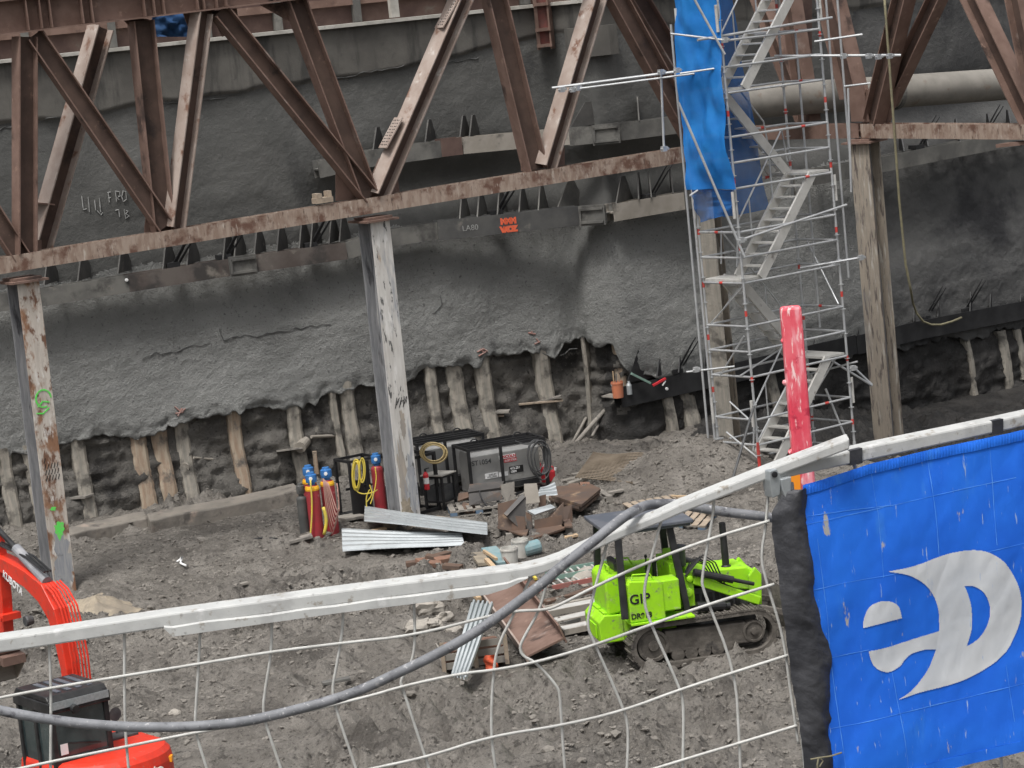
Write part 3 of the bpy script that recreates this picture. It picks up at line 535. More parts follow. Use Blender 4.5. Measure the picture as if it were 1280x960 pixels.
for st in ([(178,449),(186,444),(195,441),(212,440),(235,434),(252,431),(269,427)],[(274,411),(276,418),(279,424),(295,421),(316,421),(340,416),(369,411),(395,408),(423,404)],[(0,161),(20,156),(50,151),(84,144)],[(198,129),(222,128),(248,126),(280,121),(312,116)],[(420,97),(445,94),(464,89),(490,85),(514,81)],[(548,79),(580,75),(608,69)],[(540,392),(552,380),(549,366)],[(700,444),(712,436),(728,436)]):
    q = [(x + 1.6*float(vn(np.array([x*.3]), np.array([y*.2]), 2)[0]), y + 5*float(vn(np.array([x*.16]), np.array([y*.1]), 3)[0])) for x, y in sum([[(a[0]+(b[0]-a[0])*k/4, a[1]+(b[1]-a[1])*k/4) for k in range(4)] for a, b in zip(st[:-1], st[1:])], [])]
    P = stroke(q, -.004); mk.tube(P, .02, 5, rs=[.004+.026*abs(float(vn(np.array([k*.35]), np.array([st[0][0]*.7]), 5)[0])) for k in range(len(P))])
mk.build('crack', MT['crack'], rw_)
# small exposed wire reinforcement patches
mk = MB()
for i in range(9): mk.tube([W(783+i*3.6, 412-i*.6, .36), W(785+i*3.6, 430-i*.3, .36)], .012, 5)
for j in range(6): mk.tube([W(782, 414+j*3.2, .37), W(813, 409+j*3.2, .37)], .012, 5)
mk.build('reinforcement', MT['steel_grey'], rw_)
mk = MB()
for i in range(16): mk.tube([W(612+i*4.1, 508-i*.6, -.08), W(616+i*4.1, 552-i*.6, -.08)], .012, 5)
for j in range(11): mk.tube([W(612, 509+j*4.2, -.07), W(676, 500+j*4.2, -.07)], .012, 5)
tag(mk.build('wire_mesh_panel', MT['mesh_mat'], base=W(640, 550, -.1)), 'rusty wire mesh set upright in the earth face behind the welders', 'wire mesh')
mk = MB()
for i in range(9): mk.tube([W(243+i*4, 612-i*.5, -.08), W(245+i*4, 630-i*.5, -.08)], .012, 5)
for j in range(5): mk.tube([W(242, 614+j*3.6, -.07), W(278, 610+j*3.6, -.07)], .012, 5)
tag(mk.build('wire_mesh_panel', MT['mesh_mat'], base=W(260, 630, -.1)), 'small patch of wire mesh low in the earth face left of the rust brown pile', 'wire mesh')

# large pipe along the right of the wall
t = thing('duct_pipe', PY(1120, 118, 61), 'large dusty grey pipe running behind the right truss', 'pipe')
a = PY(925, 128, 60.0); b = PY(1330, 100, 64.5); d = (b-a).normalized()
MB().tube([a + (b-a)*k/10 for k in range(11)], .36, 28).build('pipe', M('dusty_pipe', (.23,.215,.19), (.18,.168,.148), 2, rough=.8, blots=[((.16,.12,.09),2.5,.58,.72)]), t, smooth=True)
for q in (PY(1118, 115, 62.1), PY(1284, 103, 63.9)): MB().tube([q - d*.05, q + d*.05], .395, 28).build('flange', MT['steel_grey'], t, smooth=False)
mb = MB()
rope = [PY(1105,-10,58.5), PY(1118,165,58.6), PY(1124,250,58.7), PY(1132,330,58.8), PY(1140,370,58.9)] 
pts = []
for a, b in zip(rope[:-1], rope[1:]): pts += [a.lerp(b, k/6) for k in range(6)]
pts += [W(1141,378,.8), W(1146,392,.8), W(1154,402,.8), W(1164,406,.8), W(1176,406,.8), W(1190,402,.8), W(1202,397,.8)]
tag(mb.tube(pts, .027, 8).build('rope', MT['rope'], smooth=True, base=pts[-1]), 'pale yellow hose hanging beside the right column and looping on the black waling', 'hose')

# hanging rusty bracket and pale block on the upper wall
t = thing('steel_bracket', W(680, 60, .3), 'rusty red box bracket fixed high on the wall', 'bracket')
s, z = whit(680, 30, .3)
for ds in (-.22, .22): mb = MB(); strip(mb, s+ds-.04, s+ds+.04, .12, .4, z-.55, z+1.3); mb.build('side_plate', MT['rust'], t)
mb = MB(); strip(mb, s-.2, s+.2, .12, .3, z-.5, z+1.2); mb.build('back_plate', M('red_primer', (.20,.06,.05), (.12,.06,.05), 4, rough=.8), t)
for k in (-.5, -.15, .4): mb = MB(); strip(mb, s-.3, s+.3, .3, .44, z+k, z+k+.07); mb.build('crossbar', MT['rust'], t)
mb = MB(); s, z = whit(735, 45, .2); strip(mb, s-.55, s+.62, .1, .32, z-.45, z+.2); tag(mb.build('concrete_block', MT['concrete'], base=wpv(s, .3, z-.45)), 'square patch of raised concrete on the upper wall right of the rusty bracket', 'block')
MT['clay'] = M('pale_clay', (.33,.28,.21), (.22,.19,.15), 3, rough=.9, bump=.04, bscale=10)
# ------------------------------------------------------------------ steel columns and trusses
TA = G(75, 735); TBp = (4.0, 56.6)
TL = ((TA.x, TA.y), TBp)
MIDc = PP(507, 655, *TL); 
RC = Vec((7.98, 59.6, -.75)); TR = ((RC.x, RC.y), (10.75, 55.9))
def yawed(a): return Vec((math.cos(a), math.sin(a), 0))
def column(base, ztop, yaw, label, mats, d=.42, w=.42, capm='rust', toppx=None, lean=None):
    t = thing('steel_column', base, label, 'column', 'steel columns under the trusses')
    sd = yawed(yaw); n = Vec((-sd.y, sd.x, 0)); zb = base.z-.3; b0 = Vec((base.x, base.y, zb)); tp = Vec((base.x, base.y, ztop)) + (lean or Vec((0,0,0)))
    D, Wd, tf = d/2, w/2, .028
    for nm, off, mm in (('flange', -D, mats[0]), ('flange', D, mats[1])):
        if isinstance(mm, tuple): 
            cut = mm[2]; mid = b0.lerp(tp, cut)
            MB().bar(b0+n*off, mid+n*off, w, tf, sd).build(nm, MT[mm[0]], t); MB().bar(mid+n*off, tp+n*off, w, tf, sd).build(nm, MT[mm[1]], t)
        else: MB().bar(b0+n*off, tp+n*off, w, tf, sd).build(nm, MT[mm], t)
    MB().bar(b0, tp, .024, d-tf, sd).build('web', MT[mats[2]], t)
    mb = MB(); mb.box8(tp+Vec((0,0,.02)), sd*.36, n*.36, (0,0,.02)); mb.box8(tp+Vec((0,0,.065)), sd*.27, n*.27, (0,0,.025)); mb.build('cap_plate', MT[capm], t)
    return t, b0, tp, sd, n, d
def chord_z(px, py): return PP(px, py, *TL).z
cl = column(TA, chord_z(25, 345)-.11, rad(33), 'rust and white steel column at the left with green spray paint', ('col_left', 'col_web', 'col_web'), d=.46, w=.42, lean=PP(27, 342, *TL)-Vec((TA.x, TA.y, PP(27, 342, *TL).z)))
MB_ = Vec((MIDc.x, MIDc.y, gz(MIDc.x, MIDc.y)))
cm = column(MB_, chord_z(465, 270)-.1, rad(33), 'whitewashed steel column in the middle with a clay smeared foot', ('col_mid', 'col_web', 'col_web'), d=.46, w=.42, lean=PP(466, 268, *TL)-Vec((MIDc.x, MIDc.y, PP(466, 268, *TL).z)))
crr = column(RC, 6.02, rad(-38), 'tan and grey weathered column under the right truss', ('col_tan', 'col_tan', 'col_grey'), d=.46, w=.46)
cs = column(Vec((4.32, 57.0, gz(4.32, 57.0))), 6.2, rad(-24), 'brown mud caked column standing behind the scaffold', ('pile', 'col_tan', 'pile'))
# paint on the left column: (u across the flange, v metres above the base)
def on_flange(c, u, v, lift=.018):
    t, b0, tp, sd, n, _d = c; a = (tp-b0).normalized(); f = b0 + a*((v+.3)/a.z); return f + sd*u - n*(c[5]/2+.0145+lift)
def pstroke(mb, c, pts, r):
    P = [on_flange(c, u, v, .005) for u, v in pts]
    for a, b in zip(P[:-1], P[1:]):
        mb.bar(a - (b-a)*.1, b + (b-a)*.1, r*2, .006, c[3] if abs((b-a).normalized().dot(c[3])) < .7 else Vec((0,0,1)))
mb = MB()
ang = [k*.42 for k in range(13)]
pstroke(mb, cl, [(.02+.15*math.cos(a), 3.55+.16*math.sin(a)) for a in ang], .014)
pstroke(mb, cl, [(-.1,3.42),(0,3.5),(.12,3.47)], .012); pstroke(mb, cl, [(-.14,3.3),(-.02,3.28),(.1,3.36)], .012)
mb.build('spray_mark', MT['spray_green'], cl[0])
def blob(c, u, v, ru, rv, seed, mat, parent, n=22, nm='spray_mark'):
    pts = []
    for k in range(n):
        a = 2*math.pi*k/n; f = 1+.7*float(vn(np.array([k*.9]), np.array([seed*5.1]), seed)[0])+.3*float(vn(np.array([k*2.9]), np.array([seed*5.1]), seed)[0]); pts.append(on_flange(c, max(-.2, min(.2, u+ru*f*math.cos(a))), v+rv*f*math.sin(a), .0015))
    MB().prism(pts, -c[4]*(.002+.0003*(seed % 7))).build(nm, mat, parent)
blob(cl, 0.02, 1.12, .10, .16, 3, MT['spray_green'], cl[0])
blob(cl, -.05, 1.52, .05, .04, 5, MT['spray_green'], cl[0])
MT['bluegrey'] = M('blue_grey_smear', (.27,.28,.30), (.36,.36,.36), 5, stretch=VS, rough=.9, blots=[((.15,.15,.16),5,.58,.7)])
for (u, v, ru, rv, sd_, mm) in ((-.1,.95,.09,.75,11,'col_mid_low'),(-.08,.3,.12,.3,12,'clay'),(.09,.8,.08,.55,14,'bluegrey'),(.03,2.0,.06,.3,15,'col_mid_low')): o_ = blob(cm, u, v, ru, rv, sd_, MT[mm], cm[0], 40, 'smear')
for (u, v, ru, rv, sd_, mm) in ((.04,.55,.15,.6,21,'bluegrey'),(-.1,.2,.08,.3,22,'bluegrey')): blob(cl, u, v, ru, rv, sd_, MT[mm], cl[0], 40, 'smear')
mb = MB()
for q in range(16): pstroke(mb, cl, [(-.12+.06*(q % 5), 2.05+.11*(q//5)), (-.09+.06*(q % 5), 2.13+.11*(q//5))], .006)
mb.build('marker_writing', MT['black_ink'], cl[0])
mb = MB()
for q in range(9): pstroke(mb, cm, [(-.10+.03*q, 2.35+.05*(q % 3)), (-.05+.028*q, 2.52-.06*(q % 2))], .006)
mb.build('marker_writing', MT['black_ink'], cm[0])
# clay clumps at the column feet
def heap(base, r, h, label, matn, seed):
    mb = MB(); nn = 26
    def f(u, v):
        a = 2*math.pi*u; rr = r*v*(1+.5*vn(np.array([3*math.cos(a)]), np.array([3*math.sin(a)+seed]), seed)[0]); x = base.x+rr*math.cos(a); y = base.y+rr*math.sin(a)
        hh = h*(1-v)**1.2 + .14*float(fbm(np.array([x*5]), np.array([y*5]), 3, seed)[0])*(1-v*.5)
        return Vec((x, y, gz(x, y)+hh-.05*v))
    mb.grid(f, nn*2, nn//2); return tag(mb.build('clay_heap', MT[matn], smooth=True, base=base), label, 'clay')
_h0 = heap(G(120, 752), .75, .25, 'pale clay lumps beside the foot of the rust and white column', 'clay', 4)
heap(G(505, 655), .48, .22, 'clay lump round the foot of the middle column', 'clay', 6)

SIDE = Vec((-(TL[1][1]-TL[0][1]), TL[1][0]-TL[0][0], 0)).normalized()     # out of the truss plane
def T(x, y, off=0): return PP(x, y, *TL, off)
lt = thing('truss', T(30, 331), 'long rust brown steel truss crossing the picture from the left to the scaffold', 'truss')
zz = Vec((0,0,1))
MB().hbeam(T(-90, 346), T(420, 263.5), .30, .30, .02, .022, zz).build('bottom_chord', MT['rust_chord'], lt)
MB().hbeam(T(420.3, 263.4), T(872, 190), .30, .30, .02, .022, zz).build('bottom_chord', MT['rust_chord'], lt)
# top chord: upright web with stiffeners
ta, tb = T(-90, 33), T(480, -34); zt = [T(0, 41).z, T(330, 4).z]
MB().hbeam(ta, tb, .62, .40, .02, .028, SIDE).build('top_chord', MT['rust'], lt)
MB().hbeam(T(482, -34), T(930, -90), .62, .40, .02, .028, SIDE).build('top_chord', MT['rust'], lt)
ax = (tb-ta).normalized()
for px in (24, 40, 52, 90, 102, 166, 178, 190, 232, 240, 256, 268, 330):
    f = (px+90)/570; c = ta.lerp(tb, f); MB().box8(c - SIDE*.1, ax*.01, SIDE*.085, ax.cross(SIDE)*.276).build('stiffener', MT['rust'], lt)
def member(p, q, off, depth, width, mt, kind='diagonal', parent=None, plane=None, tw=.02, tf=.025, tk=None, roll=0.0):
    f = plane or T; sd = SIDE if plane is None else tk
    return MB().hroll(f(*p, off), f(*q, off), depth, width, tw, tf, sd, roll).build(kind, [MT[mt], MT['rust_web']], parent or lt)
member((31,46),(31,318), 0, .37, .30, 'rust', 'vertical', roll=-.2)
member((42,44),(206,284), 0, .33, .30, 'rust')
member((126,34),(48,312), .9, .36, .36, 'rust_pale', roll=-.32)
member((176,26),(203,292), .12, .40, .40, 'rust', 'vertical')
member((252,16),(218,284), 0, .30, .32, 'rust_pale', roll=-.30)
member((274,14),(462,246), 0, .33, .36, 'rust')
member((366,-6),(458,242), .05, .36, .36, 'rust')
member((582,-14),(472,244), 0, .32, .36, 'rust_pale', roll=-.32)
member((616,-10),(669,212), .1, .40, .38, 'rust')
member((748,-14),(682,208), 0, .32, .34, 'rust_pale', roll=-.32)
member((764,-14),(868,176), 0, .36, .36, 'rust')
member((790,-14),(868,118), .5, .36, .36, 'rust')
member((-60,188),(26,322), 0, .33, .30, 'rust')
def plate(poly, off, mt, parent, f=T, th=.025, sd=None, name='gusset_plate'):
    return MB().prism([f(x, y, off) for x, y in poly], (sd or SIDE)*th).build(name, MT[mt], parent)
plate([(420,203),(448,222),(470,245),(500,243),(494,196),(474,198),(462,226),(436,250),(420,251)], .22, 'rust', lt)
plate([(650,184),(706,184),(706,206),(652,214)], .22, 'rust', lt)
plate([(183,262),(226,262),(228,288),(180,294)], .22, 'rust', lt)
plate([(8,300),(52,300),(52,316),(8,322)], .22, 'rust', lt)
plate([(150,20),(170,42),(184,48),(186,24)], .22, 'rust', lt); plate([(228,14),(240,46),(262,40),(268,12)], .22, 'rust', lt)
plate([(262,14),(278,46),(300,40),(296,10)], .22, 'rust', lt); plate([(325,6),(360,26),(378,14),(374,0)], .22, 'rust', lt)
# bolted splice covers with rows of holes on the light diagonal
for (x0,y0),(x1,y1) in (((570,0),(550,36)), ((500,148),(480,186))):
    a, b = T(x0, y0, 0), T(x1, y1, 0); d = (b-a).normalized(); nn = d.cross(SIDE)
    if nn.x > 0: nn = -nn
    sp = MB(); sp.box8((a+b)/2 + nn*.03, (b-a)/2, SIDE*.19, nn*.012); so = sp.build('splice_plate', MT['rust_pale'], lt)
    mb = MB()
    for k in range(9):
        for w in (-.12, -.05, .05, .12): mb.lathe((a+b)/2 + nn*.042 + (b-a)*((k-4)/10) + SIDE*w, nn, [(0,.014),(.008,.014)], 6)
    mb.build('bolt', MT['steel_black'], so)
# seat plate under one back diagonal and the timber block on the chord
a = T(48, 254, .9); MB().box8(a, Vec((.22,.1,-.05)), SIDE*.22, Vec((0,0,.014))).build('seat_plate', MT['rust'], lt)
mb = MB(); c = T(403, 250, -.05); mb.box8(c, ax*.17, SIDE*.13, zz*.05); mb.box8(c+zz*.09-ax*.1, ax*.05, SIDE*.13, zz*.045); mb.box8(c+zz*.1+ax*.12, ax*.04, SIDE*.1, zz*.06)
tag(mb.build('timber_block', MT['wood'], base=c-zz*.05), 'small timber blocks left lying on the bottom chord near the middle column', 'timber')
s_ = thing('tarp', T(212, 40, 2.0), 'dark blue tarpaulin stuffed under the top chord at the upper left', 'tarpaulin')
def tf_(u, v):
    p = T(190+48*u, 12+34*v, 1.6); return p + SIDE*(.22*float(fbm(np.array([u*4]), np.array([v*4]), 3, 12)[0]))
MB().grid(tf_, 14, 10).build('sheet', MT['blue_rigid'], s_, smooth=True)
# right truss
SIDR = Vec((TR[1][1]-TR[0][1], -(TR[1][0]-TR[0][0]), 0)).normalized(); SIDR = -SIDR if SIDR.y < 0 else SIDR
def TRp(x, y, off=0): return PP(x, y, *TR, off)
rt = thing('truss', TRp(1090, 165), 'right hand rust brown steel truss resting on the tan column', 'truss')
rp = dict(parent=rt, plane=TRp, tk=SIDR)
MB().hbeam(TRp(1082, 163), TRp(1420, 165), .30, .30, .02, .022, zz).build('bottom_chord', MT['rust_chord'], rt)
MB().hbeam(TRp(1079, 163), TRp(935, 166), .30, .30, .02, .022, zz).build('bottom_chord', MT['rust'], rt)
member((1134,-20),(1092,152), 0, .36, .36, 'rust', **rp); member((1180,-20),(1110,128), .35, .32, .32, 'rust', **rp)
member((1208,-20),(1290,152), 0, .38, .36, 'rust', **rp); member((1268,-20),(1290,90), -.3, .36, .36, 'rust', **rp); member((1036,-10),(1068,120), .1, .52, .4, 'rust', **rp)
member((985,-20),(1012,152), .3, .36, .36, 'rust', **rp); member((945,-20),(1008,150), .6, .36, .36, 'rust', **rp); member((1003,-10),(1003,75), .8, .3, .3, 'steel_brown', 'vertical', **rp)
plate([(1076,110),(1100,116),(1126,108),(1112,154),(1078,154)], .2, 'rust', rt, TRp, sd=SIDR); plate([(1060,110),(1078,104),(1086,152),(1064,152)], -.1, 'rust', rt, TRp, sd=SIDR)
MB().box8(TRp(1274, 179, 0), Vec((.3,0,0)), SIDR*.25, zz*.035).build('cap_plate', MT['rust'], rt)

# ------------------------------------------------------------------ scaffold stair tower
NL = Vec((4.67, 54.1, 0)); th = rad(38); e1 = Vec((math.cos(th), math.sin(th), 0)); e2 = Vec((-math.sin(th), math.cos(th), 0)); SL, SW = 2.65, 1.15
def sp(a, b, z): return NL + e1*a + e2*b + zz*z
sc = thing('scaffold', sp(0,0,gz(NL.x, NL.y)), 'galvanised stair tower scaffold standing between the trusses', 'scaffold')
LEV = [.2, 2.05, 3.9, 5.75, 7.6, 9.45, 11.3]; TOPZ = 12.4
corners = {'nl': (0,0), 'nr': (SL,0), 'fl': (0,SW), 'fr': (SL,SW)}
bands = []
lean = Vec((0.0, 0, 0))
for nm, (a, b) in corners.items():
    g = gz(sp(a,b,0).x, sp(a,b,0).y); mb = MB(); mb.tube([sp(a,b,g-.02), sp(a,b,TOPZ)], .026, 10)
    z = .5
    while z < TOPZ: mb.lathe(sp(a,b,z-.006), zz, [(0,.055),(.012,.055)], 10); z += .5
    st = mb.build('standard', MT['galv'], sc)
    mb = MB(); mb.box8(sp(a,b,g+.0), e1*.09, e2*.09, zz*.012); mb.tube([sp(a,b,g), sp(a,b,g+.45)], .034, 10); mb.build('base_jack', MT['red_band'] if nm == 'nl' else MT['galv'], st)
    for z in [.65+.5*k*(2.1 if b else 2.6) for k in range(13)]:
        if z < TOPZ: bands.append((sp(a,b,z), sp(a,b,z+.14)))
    for z in (1.5, 5.6, 9.2):   # outer sleeves at the joints
        MB().tube([sp(a,b,z-.42) + (e1 if a else -e1)*.07, sp(a,b,z+.1) + (e1 if a else -e1)*.07], .032, 8).build('sleeve', MT['alu'], st)
# side poles standing beside the far left corner and the right corner
for a, b, z0, z1 in ((-.16, SW+.1, -.1, 9.0), (SL+.28, .05, 3.6, 9.4), (SL+.05, .75, 2.6, 8.6), (SL+.45, -.1, 5.9, 9.6)):
    MB().tube([sp(a,b,z0), sp(a+.02,b,z1)], .024, 8).build('standard', MT['galv'], sc)
def tb_(p, q, r=.023, name='ledger', mt='galv'): return MB().tube([p, q], r, 8).build(name, MT[mt], sc)
sides = [((0,0),(SL,0)), ((0,0),(0,SW)), ((SL,0),(SL,SW)), ((0,SW),(SL,SW))]
for i, z in enumerate(LEV):
    for k, (p, q) in enumerate(sides):
        for dz in ((0, .5, 1.0)):
            if z+dz > TOPZ: continue
            tb_(sp(*p, z+dz), sp(*q, z+dz))
            if (k+i) % 3 == 0 and dz != .5:
                a, b = sp(*p, z+dz), sp(*q, z+dz); f = .72 if k in (0,3) else .5; bands.append((a.lerp(b, f), a.lerp(b, f+.10/ (1 if k in (1,2) else 2))))
for a, b in bands[:98]: MB().tube([a, a.lerp(b, .8)], .0275, 10, cap=False).build('marker_band', MT['red_band'], sc)
# long projecting tubes, stays and braces
PX = lambda x, y, Y: PY(x, y, Y)
for p, q, r in (((690,110,54.6),(850,89,54.6),.026),((722,111,54.5),(868,92,54.5),.02),((826,88,54.6),(830,188,54.6),.024),((848,128,54.0),(931,322,53.9),.026),((862,-12,54.0),(906,68,54.0),.024),
                ((838,42,54.1),(905,50,54.0),.02),((850,92,54.1),(904,84,54.1),.02),((872,50,53.9),(1040,22,55.7),.026),((862,245,54.2),(872,238,54.3),.02),((858,465,54.4),(918,458,54.4),.02),
                ((968,70,55.6),(1126,69,55.4),.026),((1055,108,55.6),(1088,104,55.6),.02),((1018,52,55.5),(1078,43,55.4),.022),((1068,460,56.6),(1090,481,56.6),.024),((945,556,54.3),(1006,440,55.0),.02),((958,604,54.2),(1024,478,55.4),.02),((1002,520,55.8),(1048,442,55.7),.018),((908,540,54.6),(947,572,54.2),.018),((1003,470,56.4),(1072,452,55.8),.02),((925,470,54.2),(985,430,56.2),.018),((1008,300,56.6),(1048,380,55.6),.018),((930,420,54.2),(900,470,54.8),.018),((1060,110,55.5),(1064,240,55.5),.022),((905,385,54.8),(930,352,54.2),.016),((1030,445,56.2),(1090,482,56.6),.024),
                ((926,300,54.0),(1058,256,55.6),.024),((1000,335,55.7),(1076,322,55.6),.024),((1032,486,55.8),(1056,545,55.8),.024),((912,502,54.5),(948,535,54.2),.018)):
    tb_(PX(*p), PX(*q), r, 'brace' if abs(p[1]-q[1]) > 40 else 'tie_tube')
tb_(PX(942, 508, 54.0), G(908, 602), .026, 'brace', 'mach_grey')
for z in (3.9, 7.6):
    tb_(sp(0,SW,z-.9), sp(0,0,z-.05), .016, 'brace')
for x, y, Y in ((702,112,54.5),(716,112,54.5),(722,110,54.5),(826,90,54.5),(846,88,54.3),(830,186,54.5),(906,50,54),(927,300,53.9),(870,462,54.3),(1112,70,55.3),(1098,71,55.3),(1054,70,55.4),(1086,70,55.4),(1066,460,55.5),(1076,322,55.5)):
    mb = MB(); c = PX(x, y, Y); mb.box8(c, e1*.05, e2*.04, zz*.05); mb.tube([c-e1*.09, c+e1*.09+zz*.03], .012, 6); mb.lathe(c+e1*.07, e2*-1, [(0,.028),(.05,.028)], 6); mb.build('coupler', MT['galv'], sc)
# landings and stairs
for i, z in enumerate(LEV[:-1]):
    left = i % 2 == 0; a0, a1 = (0.02, .6) if left else (2.05, SL-.02)
    mb = MB()
    for k in range(4): mb.box8(sp((a0+a1)/2, .04+SW*(k+.5)/4*.95, z+.05), e1*((a1-a0)/2), e2*(SW*.115), zz*.022)
    lo = mb.build('landing', MT['alu'], sc)
    z1 = LEV[i+1]; b0, b1 = (.02, .68) if left else (.70, 1.13); s0, s1 = (.5, 2.12) if left else (2.12, .5)
    fl = MB()
    for b in (b0, b1):
        p, q = sp(s0, b, z+.05), sp(s1, b, z1+.03); fl.bar(p, q, .05, .20, e2)
    fo = fl.build('stair_flight', MT['alu'], sc); mb = MB()
    for k in range(1, 9):
        f = k/9; mb.box8(sp(s0+(s1-s0)*f, (b0+b1)/2, z+.05+(z1-z-.02)*f), e1*.10, e2*((b1-b0)/2-.026), zz*.014)
    mb.build('treads', MT['alu'], fo); mb = MB()
    for b in (b1,):
        for hh in (1.0,): mb.tube([sp(s0, b, z+.25), sp(s0+(s1-s0)*.08, b, z+.12+hh), sp(s0+(s1-s0)*.95, b, z1-.0+hh*.95), sp(s1, b, z1+.3)], .019, 7)
        for f in (.3, .7): mb.tube([sp(s0+(s1-s0)*f, b, z+(z1-z)*f), sp(s0+(s1-s0)*f, b, z+(z1-z)*f+1.0)], .016, 7)
    mb.build('handrail', MT['galv'], fo)
# second, thinner outer uprights on the far left (double standard)
tb_(sp(-.08, SW, .1), sp(-.08, SW, 8.4), .022, 'standard')

# debris netting tied to the tower
def net(name, label, P00, P10, P01, P11, out, amp, seed, mt, nu=26, nv=70):
    def f(u, v):
        p = P00.lerp(P10, u).lerp(P01.lerp(P11, u), v); w = float(fbm(np.array([u*2.2+seed]), np.array([v*7.0]), 3, seed)[0]); w2 = math.sin(v*22)*.12
        edge = .06*float(vn(np.array([v*14.0]), np.array([seed*1.7]), seed)[0])*(1 if u > .98 or u < .02 else 0)
        return p + out*(amp*(w+w2*.3)+.06) + (P10-P00).normalized()*edge
    o = MB().grid(f, nu, nv).build(name, MT[mt], smooth=True, base=P00); return tag(o, label, 'netting')
net('debris_net', 'bright blue debris netting wrapped round the near left corner of the scaffold', sp(-.06,SW+.16,12.2), sp(-.08,.04,12.2), PY(866,236,54.75), PY(919,237,53.95), -e1, .22, 3, 'net')
net('debris_net', 'sheer darker blue netting hanging below the bright netting', PY(866,226,54.95), PY(918,228,54.2), PY(877,278,54.9), PY(919,266,54.15), -e1, .10, 5, 'net_dark', 20, 20)
net('debris_net', 'dark blue netting on the far side of the stair tower', sp(.0,SW+.08,12.2), sp(1.15,SW+.08,12.2), PY(905,272,55.35), PY(964,261,55.9), e2, .12, 8, 'net_dark')
# ------------------------------------------------------------------ fence along the street edge
FY = 5.0
def F(x, y, off=0): return PY(x, y, FY+off)
def smooth(pts, it=2):
    for _ in range(it):
        q = [pts[0]]
        for a, b in zip(pts[:-1], pts[1:]): q += [(a[0]*.75+b[0]*.25, a[1]*.75+b[1]*.25), (a[0]*.25+b[0]*.75, a[1]*.25+b[1]*.75)]
        pts = q + [pts[-1]]
    return pts
fence = thing('fence_panel', F(640, 960) , 'bent white mesh fence panel with a buckled top rail', 'fence')
def rail(top, bot, mt, parent, name, thick=.038, off=0.0, plane=None):
    f = plane or F; mb = MB(); vs = []
    for (x0,y0),(x1,y1) in zip(top, bot):
        a, b = f(x0, y0, off) if plane is None else f(x0, y0), f(x1, y1, off) if plane is None else f(x1, y1); back = Vec((0, thick, .004)); vs += [a, b, b+back, a+back]
    n = len(top); fs = [(i*4+k, i*4+(k+1) % 4, (i+1)*4+(k+1) % 4, (i+1)*4+k) for i in range(n-1) for k in range(4)] + [(0,3,2,1), ((n-1)*4,(n-1)*4+1,(n-1)*4+2,(n-1)*4+3)]
    mb.add(vs, fs); return fix_normals(mb.build(name, MT[mt], parent, bevel=.0035))
def interp(pts, xs): return [(x, float(np.interp(x, [p[0] for p in pts], [p[1] for p in pts]))) for x in xs]
xs = [-130,-40,60,140,210,300,380,440,500,554,600,638,660,680,700,720,740,765,795,823,850,880,915,961,1000,1040,1062]
topl = [(-130,815),(0,799),(200,769),(420,739),(554,722),(638,712),(660,708.5),(680,703.5),(700,696.5),(720,687),(740,678),(765,666),(795,654),(823,643),(850,630),(961,586),(1062,548)]
botl = [(-130,834),(0,817),(200,786),(420,757),(554,739),(638,729),(660,723),(680,717),(700,709),(720,699.5),(740,690),(765,678.5),(795,666),(823,655),(850,643),(961,599),(1065,561)]
rail(interp(topl, xs), interp(botl, xs), 'white_rail', fence, 'top_rail')
xs2 = [205,216,260,300,340,380,420,470,520,570,610,635,648,660]
lt_ = [(205,784.5),(216,783.5),(430,756.5),(520,744),(570,737.5),(600,734.5),(635,728),(660,722)]
lb = [(205,786),(216,796),(430,765.5),(570,748.5),(621,742),(635,735.5),(648,729),(660,722.5)]
rail([(x, y+.6+.9*math.sin(x*.21)) for x, y in interp(lt_, xs2)], interp(lb, xs2), 'white_rail', fence, 'torn_flange', .006, -.004)
VERT = [[(61,800),(64,862),(63,975)],[(155.5,788),(155.5,902),(162,975)],[(250,791),(248.5,828),(243.5,902),(245,918),(263,975)],[(340,776),(339,818),(330,870),(329,890),(332,905),(356,975)],
 [(429,764),(428,790),(420,836),(415,862),(419,885),(450,975)],[(517.5,754),(519,805),(514,831),(500,850),(503,860),(541,975)],[(690,705),(682,734),(674,764),(651,803),(650,814),(655,821),(670,828),(697,858),(700,870),(702,905),(707,975)],
 [(664,720),(643,766),(623,805),(616.5,838),(613,919),(622,975)],[(760,675),(757,686),(735,768),(735,786),(740,797),(778,882),(786,909),(783,975)],[(827,650),(825,656),(807,724),(805,745),(808,768),(850,860),(855,882),(853,975)],
 [(893,616),(892,640),(877,722),(879,738),(919,838),(924,922),(926,975)],[(961,600),(958,653),(951,695),(956,721),(979,794.5),(986,848),(998,930)],[(-60,815),(-55,975)]]
HORZ = [[(-90,892),(0,872),(64,860),(154.5,845),(248.5,830),(339,814.7),(430,803.6),(517,794.5),(615,769),(645,763.5),(682,762.6),(700,756),(736,737),(806,704),(887,673.6),(962,651)],
 [(-90,988),(30,959),(154.5,934),(242,916),(340,899),(464,870),(502,858),(578,841.5),(616.5,838),(670,828),(739,808),(813,781),(884,756),(968,730)],
 [(330,990),(474,959),(536,945.7),(613,920.5),(702,907),(779,888.6),(850,862),(919,840),(985,819)],[(740,985),(850,951),(924,929),(996,907)]]
for k, p in enumerate(VERT): MB().tube([F(x, y, .018) for x, y in smooth(p)], .0027, 8).build('wire', MT['white_wire'], fence, smooth=True)
for k, p in enumerate(HORZ): MB().tube([F(x, y, .012) for x, y in smooth(p)], .0029, 8).build('wire', MT['white_wire'], fence, smooth=True)

